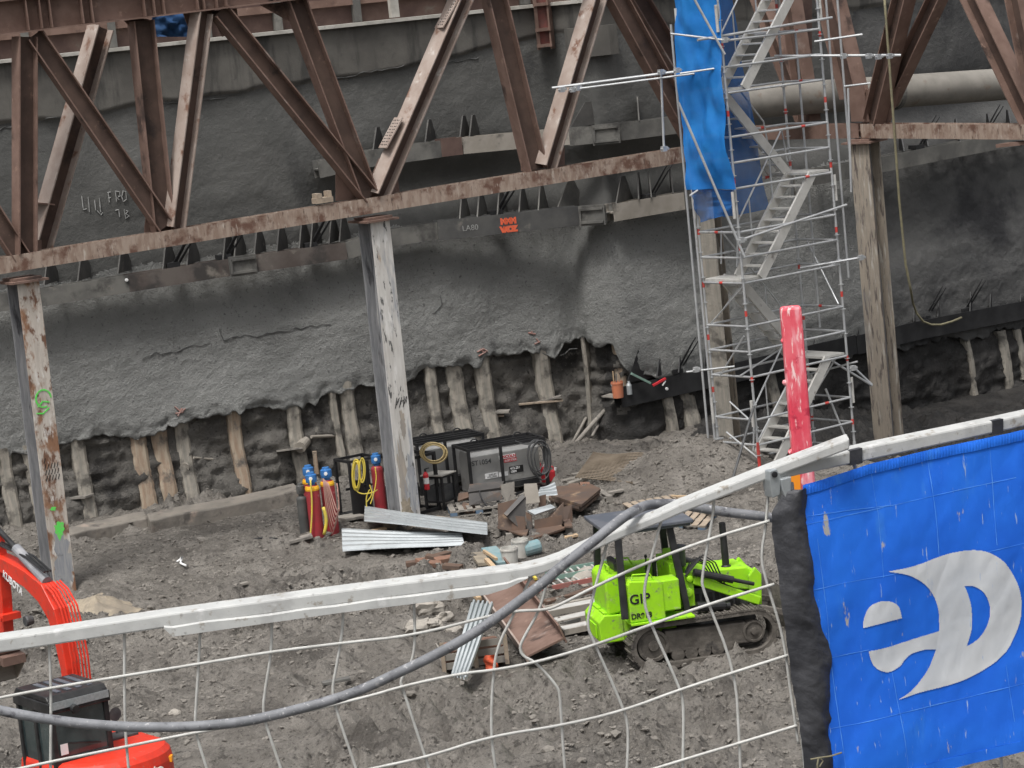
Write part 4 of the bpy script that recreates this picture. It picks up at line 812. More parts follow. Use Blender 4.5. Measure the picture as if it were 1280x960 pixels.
# second panel and its banner, turned slightly away
PA = F(965, 600); PB = PY(1285, 524, 5.22); BPL = ((PA.x, PA.y), (PB.x, PB.y))
bn = Vec((PB.y-PA.y, -(PB.x-PA.x), 0)).normalized()
if bn.y > 0: bn = -bn
def B(x, y, lift=0.0): return PP(x, y, *BPL) + bn*lift
f2 = thing('fence_panel', B(1100, 960), 'straight white fence panel behind the blue banner with a black strapped top rail', 'fence')
xs = [965,1000,1040,1085,1130,1180,1246,1300,1420]
rail(interp([(965,587),(985,582),(1085,558.5),(1246,525.5),(1280,518),(1420,487)], xs), interp([(965,602),(985,597),(1085,576),(1246,541),(1280,533.5),(1420,503)], xs), 'white_rail', f2, 'top_rail', .036, plane=B)
mb = MB(); mb.prism([B(x, y, .012) for x, y in ((958,588),(967,585),(973,596),(971,618),(962,622),(958,600))], bn*-.03); mb.prism([B(x, y, .016) for x, y in ((971,598),(984,594),(984,616),(978,626),(973,612))], bn*-.03); fix_normals(mb.build('corner_bracket', MT['zinc'], f2, bevel=.002))
for x in (963.5,): MB().lathe(B(x, 592, .013), bn, [(0,.0055),(.003,.0055),(.0035,.003)], 12).build('bolt', MT['black_plastic'], f2)
MB().tube([B(988, 606, -.02), B(1024, 985, -.02)], .016, 12).build('upright', MT['white_rail'], f2)
for k, (x, y0, x1) in enumerate([(1075,575,1110),(1152,560,1187),(1228,543,1262),(1305,530,1338)]):
    MB().tube([B(x, y0, -.022), B(x1, 985, -.022)], .0031, 8).build('wire', MT['white_wire'], f2)
for k in range(5): MB().tube([B(978+k*9, 640+k*88, -.027), B(1400, 545+k*88, -.027)], .0031, 8).build('wire', MT['white_wire'], f2)
for x0, x1, y0, y1 in ((1062,1077,563,578),(1240,1253,525,541)):
    def top_(x): return np.interp(x, [965,985,1085,1246,1280], [587,582,558.5,525.5,518])
    def bo_(x): return np.interp(x, [965,985,1085,1246,1280], [602,597,576,541,533.5])
    mb = MB(); lo, hi = [], []
    pf = [B(x0, top_(x0)-.7, .003), B(x1, top_(x1)-.7, .003), B(x1, bo_(x1)+1.2, .003), B(x0, bo_(x0)+1.2, .003)]
    mb.prism(pf, bn*-.047); fix_normals(mb.build('strap', MT['black_sheet'], f2))

def ripple(x, y): return .0085*float(fbm(np.array([x/80.0+y/400]), np.array([y/140.0]), 4, 33)[0]) + .004*abs(float(vn(np.array([(x+.35*y)/38.0]), np.array([(y-.3*x)/160.0]), 35)[0])) + .0022*math.sin(y/41.0+x/300.0) + .0018*math.sin(x/40.0)
def BS(x, y, lift=0): return B(x, y, .012 + ripple(x, y) + lift)
_xl = ([580,606,640,680,741,784,818,882,959,1000], [1002,1000,1001,1006,1011,1021,1028,1027,1033,1036])
def yt(x): return float(np.interp(x, [1000,1025,1078,1152,1246,1280,1420], [606,599,580,564,543.5,535.5,503]))
def yb(x): return 962-.263*(x-1166)
ban = thing('banner', B(1150, 900), 'bright blue mesh banner with a curved white emblem tied to the fence', 'banner')
def bxy(u, v):
    y = 606+(990-606)*v
    for _ in range(4):
        xl = float(np.interp(y, *_xl)); x = xl+(1400-xl)*u; y = yt(x)+(yb(x)-yt(x))*v
    return x, y
MB().grid(lambda u, v: BS(*bxy(u, v)), 110, 110).build('fabric', MT['banner'], ban, smooth=True)
def hem(u, v): x, _ = bxy(u, 0); return BS(x, yt(x)-1+13*v, .0022+.0012*math.sin(v*3.14)+.0006*math.sin(u*700))
MB().grid(hem, 400, 6).build('hem', MT['banner'], ban, smooth=True)
def hem2(u, v): x, y = bxy(u, 1); return BS(x, y-12+14*v, .002)
MB().grid(hem2, 80, 3).build('hem', MT['banner'], ban, smooth=True)
# the emblem
def c9(p): return [(850+x/2.9767, 640+y/2.9767) for x, y in p]
def cat(pts, n=8):
    out = []; m = len(pts)
    for i in range(m):
        p0, p1, p2, p3 = [np.array(pts[(i+k-1) % m], float) for k in range(4)]
        for q in range(n):
            t = q/n; out.append(tuple(.5*((2*p1)+(-p0+p2)*t+(2*p0-5*p1+4*p2-p3)*t*t+(-p0+3*p1-3*p2+p3)*t**3)))
    return out
def curve(segs):
    out = []
    for s_ in segs:
        m = len(s_)
        for i in range(m-1):
            p0 = np.array(s_[max(i-1,0)], float); p1 = np.array(s_[i], float); p2 = np.array(s_[i+1], float); p3 = np.array(s_[min(i+2,m-1)], float)
            for q in range(8):
                t = q/8; out.append(tuple(.5*((2*p1)+(-p0+p2)*t+(2*p0-5*p1+4*p2-p3)*t*t+(-p0+3*p1-3*p2+p3)*t**3)))
    return out
D_out = curve([[(752,216),(850,196),(950,160),(1040,140),(1120,143),(1185,180),(1232,245),(1258,325),(1256,400),(1230,470),(1190,530),(1120,585),(1040,625),(960,650),(880,668),(798,695)],[(798,695),(850,660),(890,615),(920,570),(946,508)],[(946,508),(900,510),(855,524),(828,545),(805,572),(765,592),(722,580),(700,550),(689,514)],[(689,514),(760,500),(850,472),(954,440)],[(954,440),(950,370),(930,310),(890,262),(830,230),(752,216)]])
D_in = curve([[(1043,270),(1085,275),(1120,303),(1139,352),(1135,402),(1115,448),(1088,478),(1058,497)],[(1058,497),(1074,430),(1072,360),(1060,310),(1043,270)]])
E_top = curve([[(669,428),(672,390),(690,350),(722,329),(760,327),(795,345),(810,390)],[(810,390),(740,408),(669,428)]])
def inside(px_, py_, poly):
    x = np.array([p[0] for p in poly]); y = np.array([p[1] for p in poly]); x2 = np.roll(x, -1); y2 = np.roll(y, -1); r = np.zeros(px_.shape, bool)
    for a, b, c, d in zip(x, y, x2, y2):
        if b == d: continue
        hit = ((b > py_) != (d > py_)) & (px_ < (c-a)*(py_-b)/(d-b)+a); r ^= hit
    return r
def emblem(name, outer, inner=None):
    st = 2.4; gx_ = np.arange(640, 1290, st); gy_ = np.arange(120, 710, st); A_, B_ = np.meshgrid(gx_, gy_, indexing='ij'); ins = inside(A_+st/2, B_+st/2, outer)
    if inner: ins &= ~inside(A_+st/2, B_+st/2, inner)
    idx = {}; mb = MB(); vs = []; fs = []
    def vid(i, j):
        if (i, j) not in idx:
            x, y = c9([(gx_[i], gy_[j])])[0]; idx[(i, j)] = len(vs); vs.append(BS(x, y, .0011))
        return idx[(i, j)]
    for i, j in zip(*np.nonzero(ins)): fs.append((vid(i, j), vid(i+1, j), vid(i+1, j+1), vid(i, j+1)))
    mb.add(vs, fs); return mb.build(name, MT['banner_white'], ban, smooth=True)
emblem('emblem', D_out, D_in); emblem('emblem', E_top)
# lines worn where the fabric rubs on the wires
mb = MB()
def wl(pts, w=.6):
    q = []
    for (x0,y0),(x1,y1) in zip(pts[:-1], pts[1:]): q += [(x0+(x1-x0)*k/12, y0+(y1-y0)*k/12) for k in range(12)]
    q.append(pts[-1]); vs = []; a = np.array(q)
    for i, (x, y) in enumerate(q):
        d = a[min(i+1,len(q)-1)]-a[max(i-1,0)]; d = d/np.hypot(*d); ww = w*(.35+1.2*abs(float(vn(np.array([x*.05]), np.array([y*.05]), 3)[0]))); vs += [BS(x-d[1]*ww, y+d[0]*ww, .0007), BS(x+d[1]*ww, y-d[0]*ww, .0007)]
    mb.add(vs, [(2*i, 2*i+1, 2*i+3, 2*i+2) for i in range(len(q)-1)])
for l in ([(1004,644),(1060,636),(1110,630)],[(1012,736),(1050,727),(1100,718),(1180,700),(1280,676)],[(1028,823),(1082,811)],[(1030,910),(1070,902),(1120,890),(1200,872),(1280,851)],[(1016,672),(1028,760),(1040,860),(1052,960)],[(1082,583),(1092,640),(1098,720)],[(1110,830),(1120,890),(1130,958)],[(1156,566),(1164,640),(1168,697)],[(1232,548),(1237,640),(1240,680)],[(1253,830),(1262,900)],[(1000,655),(1280,592)],[(1110,770),(1080,776)]): wl(l)
mb.build('worn_lines', MT['banner_line'], ban)
# scrunched black sheet wrapped round the banner's edge
def bk(u, v):
    y = 611+(990-611)*v; xl = float(np.interp(y, [600,612,640,690,784,828,892,959,990], [984,976,961,966,978,984,994,1003,1007])); xr = float(np.interp(y, *_xl))+7
    if v < .001: xl, xr = 985, 1003
    x = xl+(xr-xl)*u; a = u*math.pi
    w = .0048*float(fbm(np.array([u*2.0+y*.012]), np.array([y/19.0-u*1.2]), 5, 19)[0]) - .0022*abs(float(vn(np.array([u*3.0+y*.02]), np.array([y/6.0-u*4.0]), 23)[0])) + .0015*math.sin(y/23.0+u*3)
    return B(x + 2.0*float(vn(np.array([y/23.0]), np.array([1.0]), 4)[0]), y - (4*u if v < .05 else 0), .009+.018*math.sin(a)+w)
tag(MB().grid(bk, 22, 130).build('edge_wrap', MT['black_sheet'], smooth=True, base=B(985, 960)), 'crumpled black plastic sheet wrapped down the left edge of the blue banner', 'plastic sheet')
mb = MB().tube([B(1003,945,.03), B(1012,942,.036), B(1028,941,.03), B(1045,938,.02)], .0016, 6); mb.tube([B(1011,942,.036), B(1009,950,.037), B(1010,964,.036)], .0018, 6); mb.tube([B(1012,942,.037), B(1016,946,.037), B(1012,953,.037)], .0014, 6)
tag(mb.build('tie_string', MT['rope'], base=B(1012,942,.03)), 'knotted string tying the black sheet to the fence near the bottom', 'string')

# hose hung over the fence
hp = [(-80,868,4.90),(0,888,4.9),(67,900,4.9),(134,907,4.9),(201,909,4.9),(269,906,4.9),(329,897,4.9),(430,870,4.9),(504,838,4.9),(560,810,4.9),(608,781,4.9),(672,734,4.9),(699,710.5,4.91),(739,679,4.92),(766,657,4.95),(790,640,5.0),(812,631,5.08),(845,630,5.10),(875,635,5.1),(915,641,5.1),(957,646,5.1),(1010,655,5.12)]
q = [(a[0], a[1]) for a in hp]; P = []
for i in range(len(hp)-1):
    p0, p1, p2, p3 = [np.array(PY(*hp[min(max(i+k-1,0),len(hp)-1)])) for k in range(4)]
    for n_ in range(6):
        t = n_/6; P.append(Vec(.5*((2*p1)+(-p0+p2)*t+(2*p0-5*p1+4*p2-p3)*t*t+(-p0+3*p1-3*p2+p3)*t**3)))
tag(MB().tube(P, .0092, 14).build('hose', MT['hose'], smooth=True, base=P[60]), 'thick dusty grey hose sagging across the fence mesh', 'hose')

# red post behind the fence
pt = thing('red_post', PY(1004, 640, 5.45), 'faded red painted post with a rounded top standing behind the fence rail', 'post')
a = PY(988, 384, 5.45); b = PY(1010, 660, 5.45); ax_ = (a-b).normalized(); sd = (Vec((1,0,0)) - ax_*ax_.x).normalized(); fr = sd.cross(ax_); hw = 13.3/FPX*5.45
prof = []
for k in range(9):
    t = math.pi*k/8; prof.append(a - ax_*hw*.45 + sd*hw*(1 if k < 4 else -1 if k > 4 else 0)*(abs(math.cos(t))**.35) + ax_*hw*.55*(math.sin(t)**.5))
poly = [b + sd*hw*1.0] + prof + [b - sd*hw*1.0]
fix_normals(MB().prism([p + fr*.015 for p in poly], fr*-.03).build('board', MT['red_paint'], pt, bevel=.007))
for x, y in ((981,426),(983,478),(990,565)):
    MB().lathe(PY(x, y, 5.45), -sd, [(-.006,.0035),(.002,.006),(.006,.005),(.008,.001)], 10).build('knob', MT['red_paint'], pt, smooth=True)
MB().prism([PY(x, y, 5.42) for x, y in ((976,597),(1000,592),(1001,612),(978,612))], Vec((0,.004,0))).build('reflector', MT['orange'], pt)
# ------------------------------------------------------------------ green bulldozer (own coordinates: x forward, y left, z up)
dz = local('bulldozer', 'lime green tracked bulldozer with a black canopy', 'bulldozer')
def rb(mb, x0, x1, y0, y1, z0, z1): return mb.box(x0, x1, y0, y1, z0, z1)
def track(parent, y, L0, L1, H, wd, pads, mt='track'):
    r = H/2; per = []; nA = 14
    for k in range(nA+1): a = -math.pi/2 + math.pi*k/nA; per.append((L1-r+r*math.cos(a), r+r*math.sin(a)))
    for k in range(nA+1): a = math.pi/2 + math.pi*k/nA; per.append((L0+r+r*math.cos(a), r+r*math.sin(a)))
    pts = [Vec((px, 0, pz)) for px, pz in per] + [Vec((per[0][0], 0, per[0][1]))]
    d = [0]
    for a, b in zip(pts[:-1], pts[1:]): d.append(d[-1]+(b-a).length)
    mb = MB(); n = len(per); c = Vec(((L0+L1)/2, 0, r))
    inn = [Vec((c.x+(p.x-c.x)*(1-.06/((L1-L0)/2)), 0, c.z+(p.z-c.z)*(1-.06/r))) for p in pts[:-1]]
    vs = [p+Vec((0,y+s*wd/2,0)) for s in (-1,1) for p in pts[:-1]] + [p+Vec((0,y+s*wd/2,0)) for s in (-1,1) for p in inn]
    fs = []
    for i in range(n):
        k = (i+1) % n; fs += [(i, k, n+k, n+i), (2*n+i, 3*n+i, 3*n+k, 2*n+k), (i, 2*n+i, 2*n+k, k), (n+i, n+k, 3*n+k, 3*n+i)]
    mb.add(vs, fs)
    for q in range(pads):
        t = d[-1]*q/pads; i = max(k for k in range(len(d)) if d[k] <= t); i = min(i, len(pts)-2); f = (t-d[i])/max(1e-6, d[i+1]-d[i]); p = pts[i].lerp(pts[i+1], f); tg = (pts[i+1]-pts[i]).normalized(); nn = Vec((tg.z, 0, -tg.x))
        jit = 1+.4*float(vn(np.array([q*1.3]), np.array([y*3]), 5)[0])
        mb.box8(p+nn*.012+Vec((0,y,0)), tg*(d[-1]/pads*.44), (0,wd/2+.01,0), nn*.014); mb.box8(p+nn*.03*jit+Vec((0,y,0)), tg*.012, (0,wd/2,0), nn*.022*jit)
    o = fix_normals(mb.build('track', MT[mt], parent))
    so = -1 if y < 0 else 1
    for (x, rr) in ((L0+r, r*.72), (L1-r, r*.5)):
        w = MB(); w.lathe((x, y-so*.0+so*(wd*.28), r), (0,so,0), [(-.12,rr),(.02,rr),(.025,rr*.82),(-.0,rr*.78),(.01,rr*.35),(.05,rr*.3),(.055,.0)], 24)
        w.build('wheel', MT['track'], o, smooth=False)
    m = 5
    for k in range(m): w = MB(); x = L0+2*r*.9+(L1-L0-4*r*.9)*(k+.5)/m; w.lathe((x, y+so*wd*.2, r*.42), (0,so,0), [(-.1,r*.3),(.03,r*.3),(.04,.0)], 16); w.build('roller', MT['track'], o)
    fr = MB(); fr.prism([Vec((L0+r*1.5, y-wd*.28, r*.55)), Vec((L1-r*1.2, y-wd*.28, r*.5)), Vec((L1-r*1.3, y-wd*.28, r*1.45)), Vec((L0+r*1.6, y-wd*.28, r*1.55))], (0, wd*.56, 0)); fix_normals(fr.build('track_frame', MT['track'], o, bevel=.02))
    return o
track(dz, -.62, -1.08, 1.12, .66, .36, 46); track(dz, .62, -1.08, 1.12, .66, .36, 46)
mb = MB(); mb.prism([Vec((-1.46,-.46,.40)),Vec((-1.10,-.46,.40)),Vec((-1.10,-.46,.80)),Vec((-1.38,-.46,.82)),Vec((-1.48,-.46,.72))], (0,.92,0)); bx = fix_normals(mb.build('rear_box', MT['lime'], dz, bevel=.02))
mb = MB(); mb.box(-1.38,-1.14,-.40,-.1,.825,.845); mb.box(-1.38,-1.14,.0,.4,.825,.845); mb.box(-1.495,-1.475,-.3,.3,.46,.66); mb.build('cover_plate', MT['lime'], bx)
MB().box(-1.13,-.30,-.44,.44,.40,.98).build('hull', MT['lime'], dz, bevel=.02)
def sidebox(s):
    y0, y1 = (-.86, -.46) if s < 0 else (.46, .86)
    mb = MB(); mb.prism([Vec((-1.08,y0,.74)),Vec((-.55,y0,.74)),Vec((-.55,y0,1.30)),Vec((-1.04,y0,1.36)),Vec((-1.08,y0,1.3))], (0,y1-y0,0)); o = fix_normals(mb.build('fender', MT['lime'], dz, bevel=.018))
    mb = MB(); mb.box(-.60,-.30,y0+.02,y1-.02,.84,1.30); mb.build('battery_box', MT['lime'], dz, bevel=.018)
    MB().box(-1.08,-.12,y0-.03,y1,.70,.735).build('step_plate', MT['lime'], dz, bevel=.006)
    mb = MB(); yy = y0+.06; mb.tube([Vec((-1.0,yy,1.36)),Vec((-.98,yy,1.44)),Vec((-.72,yy,1.42)),Vec((-.66,yy,1.3))], .014, 8); mb.tube([Vec((-.56,yy,1.28)),Vec((-.47,yy-.03,1.05))], .02, 8); mb.build('grab_rail', MT['lime'], dz)
    return o
fd = sidebox(-1); sidebox(1)
text('lettering', 'GIP', .20, (-1.07,-.865,1.02), (1,0,0), (0,0,1), MT['black_ink'], dz, .002, 1.05, .004)
text('lettering', 'DR918', .11, (-1.07,-.865,.80), (1,0,0), (0,0,1), MT['black_ink'], dz, .002, 1.0, .003)
mb = MB(); mb.prism([Vec((-1.32,-.44,.80)),Vec((-1.0,-.44,.84)),Vec((-1.0,-.44,1.40)),Vec((-1.26,-.44,1.40)),Vec((-1.32,-.44,1.33))], (0,.88,0)); fix_normals(mb.build('fuel_tank', MT['lime'], dz, bevel=.03))
mb = MB(); mb.tube([Vec((-1.22,-.35,1.40)),Vec((-1.22,-.35,1.51)),Vec((-1.22,-.1,1.51)),Vec((-1.22,-.1,1.40))], .014, 8); mb.build('grab_rail', MT['lime'], dz)
posts = [(-1.15,-.80,.80,-1.10,-.62),(-1.22,.60,.78,-1.14,.56),(-.17,-.66,.74,-.30,-.54),(-.10,.56,.74,-.16,.50)]
for (x,y,z,x2,y2) in posts:
    MB().bar((x,y,z),(x2,y2,2.06),.075,.10,(0,1,0)).build('post', MT['mach_black'], dz, bevel=.01)
mb = MB(); mb.box(-1.30,.04,-.70,.68,2.06,2.12); mb.box(-1.26,.0,-.66,.64,2.02,2.06); mb.build('canopy_roof', MT['roof_grey'], dz, bevel=.015)
mb = MB(); mb.box(-1.0,-.62,-.25,.25,.98,1.14); mb.prism([Vec((-1.08,-.25,1.1)),Vec((-.96,-.25,1.1)),Vec((-1.02,-.25,1.55)),Vec((-1.12,-.25,1.55))], (0,.5,0)); fix_normals(mb.build('seat', MT['mach_black'], dz, bevel=.03))
mb = MB(); mb.box(-.32,-.16,-.40,.40,.98,1.45); mb.box(-.26,-.1,-.2,.2,1.45,1.56); mb.build('dashboard', MT['lime'], dz, bevel=.02)
mb = MB()
for x, y in ((-.5,-.2),(-.5,-.12),(-.55,.2),(-.42,.3)): mb.tube([Vec((x,y,.98)),Vec((x+.03,y,1.45))], .012, 6); mb.lathe((x+.03,y,1.45),(0,0,1),[(0,.014),(.02,.026),(.045,.02),(.055,.0)],8)
mb.build('levers', MT['mach_black'], dz)
# engine hood, grille, exhaust
mb = MB(); mb.prism([Vec((-.02,-.36,1.06)),Vec((.92,-.36,.86)),Vec((.95,-.36,1.15)),Vec((.86,-.36,1.22)),Vec((.0,-.36,1.26))], (0,.72,0)); hood = fix_normals(mb.build('hood', MT['lime'], dz, bevel=.02))
mb = MB(); mb.box(-.1,.95,-.33,.33,.36,1.0); mb.build('engine_block', MT['mach_grey'], dz, bevel=.02)
mb = MB()
for k in range(7): mb.box(.05+.1*k,.11+.1*k,-.35,-.325,.62,.92)
mb.build('grille', MT['mach_black'], dz)
mb = MB(); mb.lathe((.60,-.18,1.12),(0,0,1),[(0,.075),(.12,.075),(.14,.055),(.78,.05),(.78,.04),(.5,.04)],16); mb.build('exhaust_stack', MT['mach_black'], dz, smooth=False)
mb = MB(); mb.lathe((-.02,.12,1.28),(0,0,1),[(0,.09),(.22,.09),(.26,.11),(.3,.11),(.33,.0)],16); mb.build('air_filter', MT['mach_grey'], dz)
mb = MB(); mb.prism([Vec((.86,-.46,.55)),Vec((1.02,-.46,.6)),Vec((1.06,-.46,1.1)),Vec((.97,-.46,1.22)),Vec((.86,-.46,1.1))], (0,.08,0)); mb.prism([Vec((.86,.38,.55)),Vec((1.02,.38,.6)),Vec((1.06,.38,1.1)),Vec((.97,.38,1.22)),Vec((.86,.38,1.1))], (0,.08,0)); mb.box(.9,1.0,-.4,.4,.6,1.15); fix_normals(mb.build('front_frame', MT['lime'], dz, bevel=.015))
for s in (-1, 1):
    mb = MB(); mb.bar((.0,s*.50,1.18),(.98,s*.52,.72),.07,.13,(0,1,0)); mb.build('lift_arm', MT['lime'], dz, bevel=.015)
    mb = MB(); mb.bar((.95,s*.5,.62),(1.5,s*.6,.45),.08,.10,(0,1,0)); mb.build('push_arm', MT['track'], dz, bevel=.015)
    mb = MB(); mb.lathe((.0,s*.56,1.30),(1,0,-.34),[(0,.055),(.62,.055),(.63,.03),(.95,.03)],12); mb.lathe((-.02,s*.66,.80),(1,0,-.1),[(0,.075),(.42,.075),(.44,.05),(.5,.05)],12); mb.build('hydraulic_cylinder', MT['mach_black'], dz, smooth=False)
mb = MB()
for k in range(5): o = k*.045; mb.tube([Vec((-.12,-.45-.02*k,1.25)),Vec((.0+o,-.44-.02*k,1.45+.02*k)),Vec((.18+o,-.44-.015*k,1.38)),Vec((.3+o,-.45-.01*k,1.15-.03*k)),Vec((.55+o,-.47,.98-.02*k))], .012, 6)
mb.build('hydraulic_lines', MT['mach_black'], dz)
mb = MB(); mb.box(-.2,.0,-.5,-.42,.78,1.28); mb.lathe((-.1,-.5,1.0),(0,-1,0),[(0,.07),(.05,.07),(.06,.0)],12); mb.lathe((-.06,-.5,1.2),(0,-1,0),[(0,.05),(.05,.05),(.06,.0)],12); mb.build('valve_block', MT['lime'], dz, bevel=.01)
def blade(u, v): a = -.5+1.0*v; return Vec((1.62-.16*math.cos(a*1.6), -1.15+2.3*u, .02+.72*v))
mb = MB(); mb.grid(blade, 20, 10); mb.grid(lambda u, v: blade(u, v)+Vec((-.035,0,0)), 20, 10); mb.box(1.42,1.56,-1.17,-1.15,.02,.74); mb.box(1.42,1.56,1.15,1.17,.02,.74); mb.build('blade', MT['track'], dz)
rc_ = Vec(((1.42+3.36)/2, (40.2+40.5)/2, 0)); hd_ = math.atan2(.37, 1.95); left = Vec((-math.sin(hd_), math.cos(hd_), 0))
dc = rc_ + left*.62; place(dz, (dc.x, dc.y, gz(dc.x, dc.y)+.03), hd_)

# ------------------------------------------------------------------ red mini excavator
K = .84
D0 = PZ(62, 884, 1.96); hx = Vec((-.57, .82, 0)).normalized(); lx = Vec((-hx.y, hx.x, 0))
# origin so that the cab's rear left corner (x -.42, y .62) falls where it was surveyed
O0 = Vec((D0.x, D0.y, 0)) - hx*(-.42*K) - lx*(.62*K); gO = gz(O0.x, O0.y)
ex = local('mini_excavator', 'red mini excavator with a dark glazed cab and its boom raised to the left', 'excavator')
track(ex, .60, -.95, .95, .46, .30, 36); track(ex, -.60, -.95, .95, .46, .30, 36)
mb = MB(); mb.box(-.5,.5,-.4,.4,.28,.52); mb.lathe((0,0,.5),(0,0,1),[(0,.42),(.12,.42)],24); mb.build('undercarriage', MT['mach_grey'], ex)
mb = MB(); mb.box(1.02,1.12,-.75,.75,.05,.4); mb.bar((.4,.3,.3),(1.05,.3,.25),.1,.12,(0,1,0)); mb.bar((.4,-.3,.3),(1.05,-.3,.25),.1,.12,(0,1,0)); mb.build('dozer_blade', MT['track'], ex)
# body with a rounded tail
def body_ring(z, inset): 
    pts = [(.75,.66),(.75,-1.15)]
    for k in range(13): a = -math.pi/2 - math.pi*k/12*.98; pts.append((-.42+.72*math.cos(a)*(1 if math.cos(a) < 0 else .3), -.26+.93*math.sin(a)))
    return [Vec((x*(1-inset) , y*(1-inset), z)) for x, y in pts]
rings = [body_ring(.62,.04), body_ring(.70,0), body_ring(1.12,.0), body_ring(1.24,.02), body_ring(1.32,.07), body_ring(1.35,.16)]; n = len(rings[0]); mb = MB()
mb.add([p for r_ in rings for p in r_], [(i*n+k, i*n+(k+1) % n, (i+1)*n+(k+1) % n, (i+1)*n+k) for i in range(len(rings)-1) for k in range(n)] + [tuple(range(n))[::-1], tuple(range((len(rings)-1)*n, len(rings)*n))])
body = fix_normals(mb.build('body', MT['red_mach'], ex, bevel=.012))
mb = MB(); rr = [body_ring(.60,-.02), body_ring(.72,-.02)]; mb.add([p for r_ in rr for p in r_], [(k, (k+1) % n, n+(k+1) % n, n+k) for k in range(n)] + [tuple(range(n))[::-1], tuple(range(n, 2*n))]); fix_normals(mb.build('bumper', MT['mach_black'], ex))
mb = MB(); mb.box8((-.83,-.95,1.12), (.05,-.04,0), (.05,.06,0), (0,0,.04)); mb.build('marker_lamp', MT['amber'], body)
text('lettering', 'Kubota', .26, (-1.155,.05,1.0), (0,-1,0), (0,0,1), MT['white'], body, .004, 1.0, .006)
mb = MB(); mb.prism([Vec((.0,-.95,1.34)),Vec((.7,-.95,1.28)),Vec((.7,-.3,1.28)),Vec((.0,-.3,1.34))], (0,0,.05)); fix_normals(mb.build('side_hood', MT['mach_grey'], ex, bevel=.01))
# cab
cx0, cx1, cy0, cy1, cz0, cz1 = -.42, .62, -.26, .62, .62, 2.30
mb = MB()
for x, y in ((cx0,cy0),(cx0,cy1),(cx1,cy0),(cx1,cy1),(.08,cy1),(.08,cy0)): mb.box(x-.04, x+.04, y-.04, y+.04, cz0, cz1)
mb.box(cx0-.035,cx1+.035,cy0-.035,cy1+.035,cz0,cz0+.14); mb.box(cx0-.036,cx1+.036,cy1-.03,cy1+.036,cz0+.14,cz0+.5); mb.box(cx0-.036,cx0+.03,cy0-.036,cy1+.036,1.2,1.42)
cab = mb.build('cab', MT['mach_black'], ex, bevel=.012)
mb = MB(); mb.box(cx0-.08,cx1+.08,cy0-.06,cy1+.06,cz1-.2,cz1-.04); mb.prism([Vec((cx0-.06,cy0-.04,cz1-.04)),Vec((cx1+.06,cy0-.04,cz1-.04)),Vec((cx1-.02,cy0-.04,cz1+.05)),Vec((cx0+.02,cy0-.04,cz1+.05))], (0,cy1-cy0+.08,0)); rf = fix_normals(mb.build('roof', MT['mach_black'], cab, bevel=.015))
mb = MB()
for k in range(4): mb.box(cx0+.12,cx1-.12,cy0+.10+k*.17,cy0+.18+k*.17,cz1+.051,cz1+.062)
mb.build('roof_ribs', MT['roof_grey'], rf); MB().box(cx0-.095,cx0-.081,cy0-.03,cy1+.03,cz1-.14,cz1-.03).build('rear_trim', MT['zinc'], rf)
mb = MB(); mb.lathe((cx0-.10,.30,cz1-.17),(-1,0,-.1),[(0,.06),(.06,.07),(.09,.06),(.09,.0)],14); mb.build('work_lamp', MT['mach_black'], rf)
for nm, (a,b,c,d) in (('rear',((cx0-.005,cy0+.04,1.42),(cx0-.005,cy1-.04,1.42),(cx0-.005,cy1-.04,cz1-.2),(cx0-.005,cy0+.04,cz1-.2))),('lf',((.12,cy1+.005,1.22),(cx1-.04,cy1+.005,1.22),(cx1-.04,cy1+.005,cz1-.2),(.12,cy1+.005,cz1-.2))),('lr',((cx0+.04,cy1+.005,1.22),(.04,cy1+.005,1.22),(.04,cy1+.005,cz1-.2),(cx0+.04,cy1+.005,cz1-.2))),('fr',((cx1+.005,cy0+.04,1.0),(cx1+.005,cy1-.04,1.0),(cx1+.005,cy1-.04,cz1-.2),(cx1+.005,cy0+.04,cz1-.2))),('rt',((cx0+.04,cy0-.005,1.3),(cx1-.04,cy0-.005,1.3),(cx1-.04,cy0-.005,cz1-.2),(cx0+.04,cy0-.005,cz1-.2)))):
    mb = MB(); p = [Vec(q) for q in (a,b,c,d)]; nn = (p[1]-p[0]).cross(p[2]-p[0]).normalized(); mb.prism(p, nn*.008); fix_normals(mb.build('window', MT['glass'], cab))
mb = MB(); mb.box(cx0-.022,cx0-.018,.42,.54,1.46,1.62); mb.build('sticker', MT['white'], cab)
mb = MB(); mb.bar((cx0-.03,-.1,1.52),(cx0-.03,.42,1.62),.02,.015,(0,0,1)); mb.build('wiper', MT['mach_black'], cab)
for (x,y,z) in ((.30,-.42,1.62),(.32,-.75,1.66)):
    mb = MB(); mb.tube([Vec((x,y,1.3)),Vec((x,y,z))], .016, 8); mb.lathe((x,y,z),(-1,-.1,0),[(-.03,.05),(0,.10),(.02,.105),(.025,.0)],16); mb.build('mirror', MT['mach_grey'], ex)
ex.location = (O0.x, O0.y, gO); ex.rotation_euler = (0, 0, math.atan2(hx.y, hx.x)); ex.scale = (K, K, K)
Rz = Matrix.Rotation(math.atan2(hx.y, hx.x), 3, 'Z')
def toL(p): return Rz.transposed() @ (Vec(p) - Vec((O0.x, O0.y, gO))) / K
